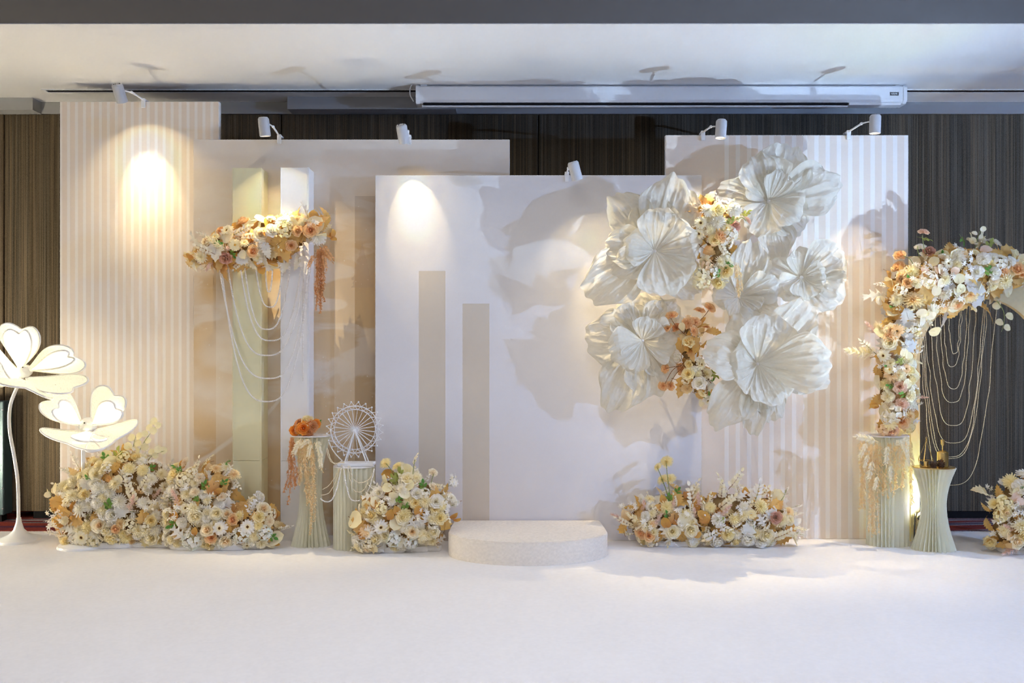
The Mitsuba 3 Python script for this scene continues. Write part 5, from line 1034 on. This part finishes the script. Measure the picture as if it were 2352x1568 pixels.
# hanging amaranth tassels
def tassel(name, label, cat_, strands, c, c2, Yo, fronds=(), drop=None, twigs=110, seed=1, parent=None):
    k = parent or thing(name, label, cat_); rng = np.random.default_rng(seed)
    for pts in strands:
        yo = Yo + rng.uniform(-.02, .02); cv = smooth_curve([at(x, y, yo + rng.uniform(-.006, .006)) for x, y in pts], 40); m = MB(); m.tube(cv, np.linspace(0.0022, 0.001, 40), lerp(C[c], C[c2], 0.4), 4)
        n = int(twigs * np.linalg.norm(np.diff(cv, axis=0), axis=1).sum() / 0.35)
        for i in range(n):
            q = rng.uniform(0.03, 1); p = cv[int(q * 39)]; a = rng.uniform(0, 2 * PI); L = rng.uniform(.010, .026) * (1.1 - 0.55 * q)
            d = np.array([math.cos(a) * 0.8, math.sin(a) * 0.6, -0.75]); d /= np.linalg.norm(d); s_ = np.cross(d, rng.normal(0, 1, 3)); s_ /= np.linalg.norm(s_) + 1e-9
            col = lerp(C[c], C[c2], rng.uniform(0, 1))
            for r_ in (0.3, 0.55, 0.8, 1.0):
                e = p + d * L * r_ + rng.normal(0, .0012, 3); w_ = 0.0026
                m.add([e - s_ * w_, e + d * w_ * 1.4, e + s_ * w_, e - d * w_ * 1.4], [[0, 1, 2], [0, 2, 3]], col)
            m.add([p - s_ * .0006, p + s_ * .0006, p + d * L], [[0, 1, 2]], col)
        key = numbered(k + '__tassel_strand'); scene[key] = m.ply('m_leafy', smooth=False)
    for (x, y, size, tilt, kd) in fronds:
        ply = KIT[kd][0]; p = at(x, y, Yo - 0.03); d = np.array([math.sin(math.radians(tilt)), -0.15, math.cos(math.radians(tilt))]); d /= np.linalg.norm(d)
        nn = np.array([0.2, -1, 0.1]); nn -= d * (nn @ d); nn /= np.linalg.norm(nn); put('fern_frond', ply, M4(np.stack([np.cross(d, nn), d, nn], 1), p - d * W(size, Yo) * .5, W(size, Yo)), k)
    return k
rng = np.random.default_rng(77)
def hang(xs, y0, y1, sway=6):
    out = []
    for x in xs:
        a = x + rng.uniform(-sway, sway); out.append([(x, y0), (x + (a - x) * .3 + rng.uniform(-2, 2), y0 + (y1(x) - y0) * .35), (a + rng.uniform(-3, 3), y0 + (y1(x) - y0) * .7), (a + rng.uniform(-6, 6), y1(x) + rng.uniform(-20, 10))])
    return out
tassel('hanging_tassels', 'rust amaranth tassels hanging from the right end of the swag on the columns', 'hanging plant', hang([728, 731, 734, 737, 740, 743, 733, 738, 730, 741], 572, lambda x: 720 - abs(x - 735) * 6, 5), 'rust', 'coral', 5.24, [(755, 578, 50, 140, 'fern_rust'), (716, 600, 40, 200, 'fern_rust'), (748, 600, 44, 165, 'fern_rust')], seed=2)
tassel('hanging_tassels', 'rust tassels draped down the left of the tall hourglass stand from the orange bouquet', 'hanging plant',
       hang([667, 671, 674, 669], 1004, lambda x: 1120, 9) + [[(672, 1004), (664, 1040), (662, 1090), (652, 1130)], [(675, 1004), (668, 1050), (668, 1110), (660, 1160)]], 'rust', 'coral', 5.16, seed=3)
tassel('hanging_tassels', 'cream tassels with pale fern fronds hanging down the front of the tall hourglass stand', 'hanging plant',
       hang([684, 690, 696, 702, 708, 714, 688, 694], 1008, lambda x: 1100 + (x - 684) * 3, 7) + [[(715, 1015), (722, 1060), (720, 1130), (714, 1225)], [(705, 1015), (716, 1070), (724, 1130), (722, 1200)], [(712, 1015), (718, 1080), (716, 1150), (712, 1230)], [(722, 1015), (732, 1040), (738, 1070), (742, 1085)], [(700, 1015), (700, 1060), (710, 1120), (716, 1180)]],
       'leafcream', 'peach', 5.15, [(683, 1028, 50, 200, 'fern_cream'), (735, 1030, 50, 160, 'fern_cream'), (712, 1035, 40, 185, 'fern_cream'), (700, 1020, 44, 230, 'fern_cream'), (738, 1060, 40, 170, 'fern_cream')], seed=4)
tassel('hanging_tassels', 'pale cream tassels and fern fronds hanging over the stand at the foot of the arch', 'hanging plant',
       hang([1976, 1981, 1986, 1992, 1978, 1984], 1012, lambda x: 1165, 9) + hang([1998, 2004, 2010, 2001], 1016, lambda x: 1225, 9) + hang([2016, 2022, 2040, 2046, 2052], 1016, lambda x: 1135, 8) + hang([2062, 2068, 2074, 2080], 1012, lambda x: 1130, 8) + hang([2090, 2094], 1014, lambda x: 1175, 5) + [[(2000, 1016), (2004, 1080), (2008, 1160), (2002, 1235)], [(2012, 1016), (2018, 1090), (2016, 1150), (2020, 1225)]],
       'leafcream', 'peach', 5.17, [(1990, 1010, 60, -80, 'fern_cream'), (1985, 1035, 50, 200, 'fern_cream'), (2003, 1080, 56, 185, 'fern_cream'), (2040, 1045, 56, 178, 'fern_cream'), (2070, 1012, 46, 60, 'fern_cream'), (2080, 1030, 44, 150, 'fern_cream'), (2088, 1055, 36, 165, 'fern_cream'), (2014, 1110, 44, 190, 'fern_cream'), (2048, 1085, 44, 175, 'fern_cream'), (1992, 1060, 44, 190, 'fern_cream')], seed=5)
tassel('hanging_tassels', 'thin beige tassel hanging over the small middle paper flower', 'hanging plant', [[(1688, 602), (1691, 630), (1695, 660), (1697, 684)], [(1692, 602), (1694, 630), (1697, 655), (1698, 680)], [(1696, 604), (1700, 630), (1703, 652), (1705, 668)]], 'leafcream', 'peach', 5.0, seed=6)

# ---------------------------------------------------------------- pearl strands and cords
mat('m_pearl', prin((0.86, 0.83, 0.78), 0.22, 0.0, 0.5)); mat('m_cord', diffuse((0.80, 0.70, 0.50)))
BEAD = trimesh.creation.icosphere(subdivisions=1, radius=1.0)
def loop(x0, y0, xb, yb, x1, y1, n=60, p=2.2):
    t = np.linspace(-1, 1, n); out = []
    for q in t:
        e = abs(q); xs = (x0 if q < 0 else x1); ys = (y0 if q < 0 else y1)
        out.append((xb + (xs - xb) * (e ** 0.75), yb + (ys - yb) * (e ** p)))
    return out
def resample(c, step):
    c = np.asarray(c); L = np.r_[0, np.cumsum(np.linalg.norm(np.diff(c, axis=0), axis=1))]; s = np.arange(0, L[-1], step); return np.stack([np.interp(s, L, c[:, i]) for i in range(3)], 1)
def pearls(label, pts, Ys, r, group):
    k = thing('pearl_strand', label, 'pearl strand', group)
    c = np.array([at(x, y, Y) for (x, y), Y in zip(pts, Ys)]); c = resample(c, r * 2.02); v = (c[:, None] + BEAD.vertices[None] * r).reshape(-1, 3); f = (BEAD.faces[None] + (np.arange(len(c)) * len(BEAD.vertices))[:, None, None]).reshape(-1, 3)
    obj('beads', trimesh.Trimesh(v, f, process=False), 'm_pearl', k, smooth=True); obj('thread', tube(c, 0.0012, 4), 'm_pearl', k)
G1 = 'pearl strands under the swag'
for (a, lab) in (((609, 600, 617, 670, 627, 600), 'shortest pearl loop under the swag, between the two columns'), ((586, 605, 621, 705, 650, 605), 'second shortest pearl loop under the swag'), ((561, 605, 614, 756, 667, 605), 'third pearl loop from the top under the swag'),
                 ((551, 605, 622, 782, 693, 605), 'fourth pearl loop from the top under the swag'), ((522, 605, 613, 816, 704, 605), 'fifth pearl loop from the top under the swag'), ((503, 610, 618, 869, 711, 600), 'second longest pearl loop under the swag'), ((508, 610, 613, 922, 715, 600), 'longest pearl loop under the swag, hanging below all others')):
    pts = loop(*a); pearls(lab, pts, [5.32 - 0.0 * abs(i) for i in range(len(pts))], 0.0058, G1)
pearls('straight pearl strand end hanging in front of the white column', [(697, 600), (696, 700), (696, 800), (696, 876)], [5.33] * 4, 0.0058, G1)
G2 = 'pearl strands on the ferris wheel stand'
pearls('pearl strand sloping from the tall hourglass stand to the ferris wheel base', [(756, 1016), (762, 1030), (772, 1044), (786, 1058)], [5.16] * 4, 0.005, G2)
pearls('pearl loop hanging in front of the straight stand below the ferris wheel', loop(789, 1071, 816, 1150, 860, 1075), [5.09] * 60, 0.005, G2)
pearls('pearl strand looping low between the two pleated stands', loop(737, 1145, 752, 1152, 784, 1072, p=1.8), [5.1] * 60, 0.005, G2)
def cord(label, ptsets, Y, r, group, jit=0.0, seed=0, cat_='cord'):
    rng = np.random.default_rng(seed); k = thing('hanging_string', label, cat_, group)
    c = np.array([at(x, y, Y) for x, y in ptsets]); c = smooth_curve(resample(c, 0.03), 140); c[:, 0] += jit * (meshkit.noise(np.stack([np.arange(140) * 0.14, np.full(140, seed), np.zeros(140)], 1)) - 0.5); c[:, 2] += jit * (meshkit.noise(np.stack([np.arange(140) * 0.14, np.full(140, seed + 9.5), np.zeros(140)], 1)) - 0.5)
    obj('twine', tube(c, r, 6), 'm_cord', k, smooth=True)
for i, (a, lab) in enumerate((((748, 1060, 775, 1070, 786, 1058), 'a'), ((750, 1060, 772, 1072, 790, 1060), 'b'))): pass
G3 = 'cords between the pleated stands'
cord('cream cord sagging from the tall hourglass stand to the ferris wheel base', [(749, 1030), (754, 1048), (762, 1062), (774, 1064), (786, 1060), (800, 1061)], 5.13, 0.0026, G3, 0.004, 1)
cord('second cream cord sagging beside the first to the ferris wheel base', [(752, 1028), (758, 1052), (768, 1066), (780, 1062), (795, 1062)], 5.12, 0.0026, G3, 0.004, 2)
cord('cream cord looping short across the straight stand below the ferris wheel', loop(803, 1070, 826, 1108, 860, 1078), 5.09, 0.0024, G3, 0.006, 3)
cord('cream cord looping longer across the straight stand below the ferris wheel', loop(800, 1070, 822, 1130, 848, 1098), 5.085, 0.0024, G3, 0.006, 4)
cord('cream cord hanging from the ferris wheel base towards the hourglass stand', [(786, 1066), (770, 1095), (756, 1115), (742, 1124), (736, 1124)], 5.12, 0.0024, G3, 0.004, 5)
cord('lower cream cord between the ferris wheel stand and the hourglass stand', [(782, 1072), (772, 1105), (758, 1130), (744, 1137), (734, 1136)], 5.11, 0.0024, G3, 0.004, 6)
G4 = 'cords hanging in the arch opening'
for i, (a, lab) in enumerate((((2178, 690, 2192, 814, 2206, 690), 'shortest cream cord loop hanging in the arch opening'), ((2167, 690, 2185, 842, 2211, 690), 'second shortest cream cord loop hanging in the arch opening'), ((2158, 690, 2188, 893, 2223, 690), 'third cream cord loop from the top in the arch opening'),
        ((2146, 700, 2188, 924, 2229, 690), 'fourth cream cord loop from the top in the arch opening'), ((2136, 710, 2190, 976, 2243, 690), 'fifth cream cord loop from the top in the arch opening'), ((2124, 720, 2190, 1016, 2259, 690), 'cream cord loop ending just above the gold bottle'),
        ((2119, 730, 2184, 1049, 2263, 690), 'upper of the two cords passing behind the gold bottle'), ((2115, 740, 2180, 1054, 2268, 690), 'lower of the two cords passing behind the gold bottle'), ((2113, 760, 2184, 1114, 2289, 690), 'longest cream cord loop, dipping behind the short pleated stand'))):
    cord(lab, loop(*a, n=80, p=2.6), 5.33, 0.0020, G4, 0.012, 20 + i)
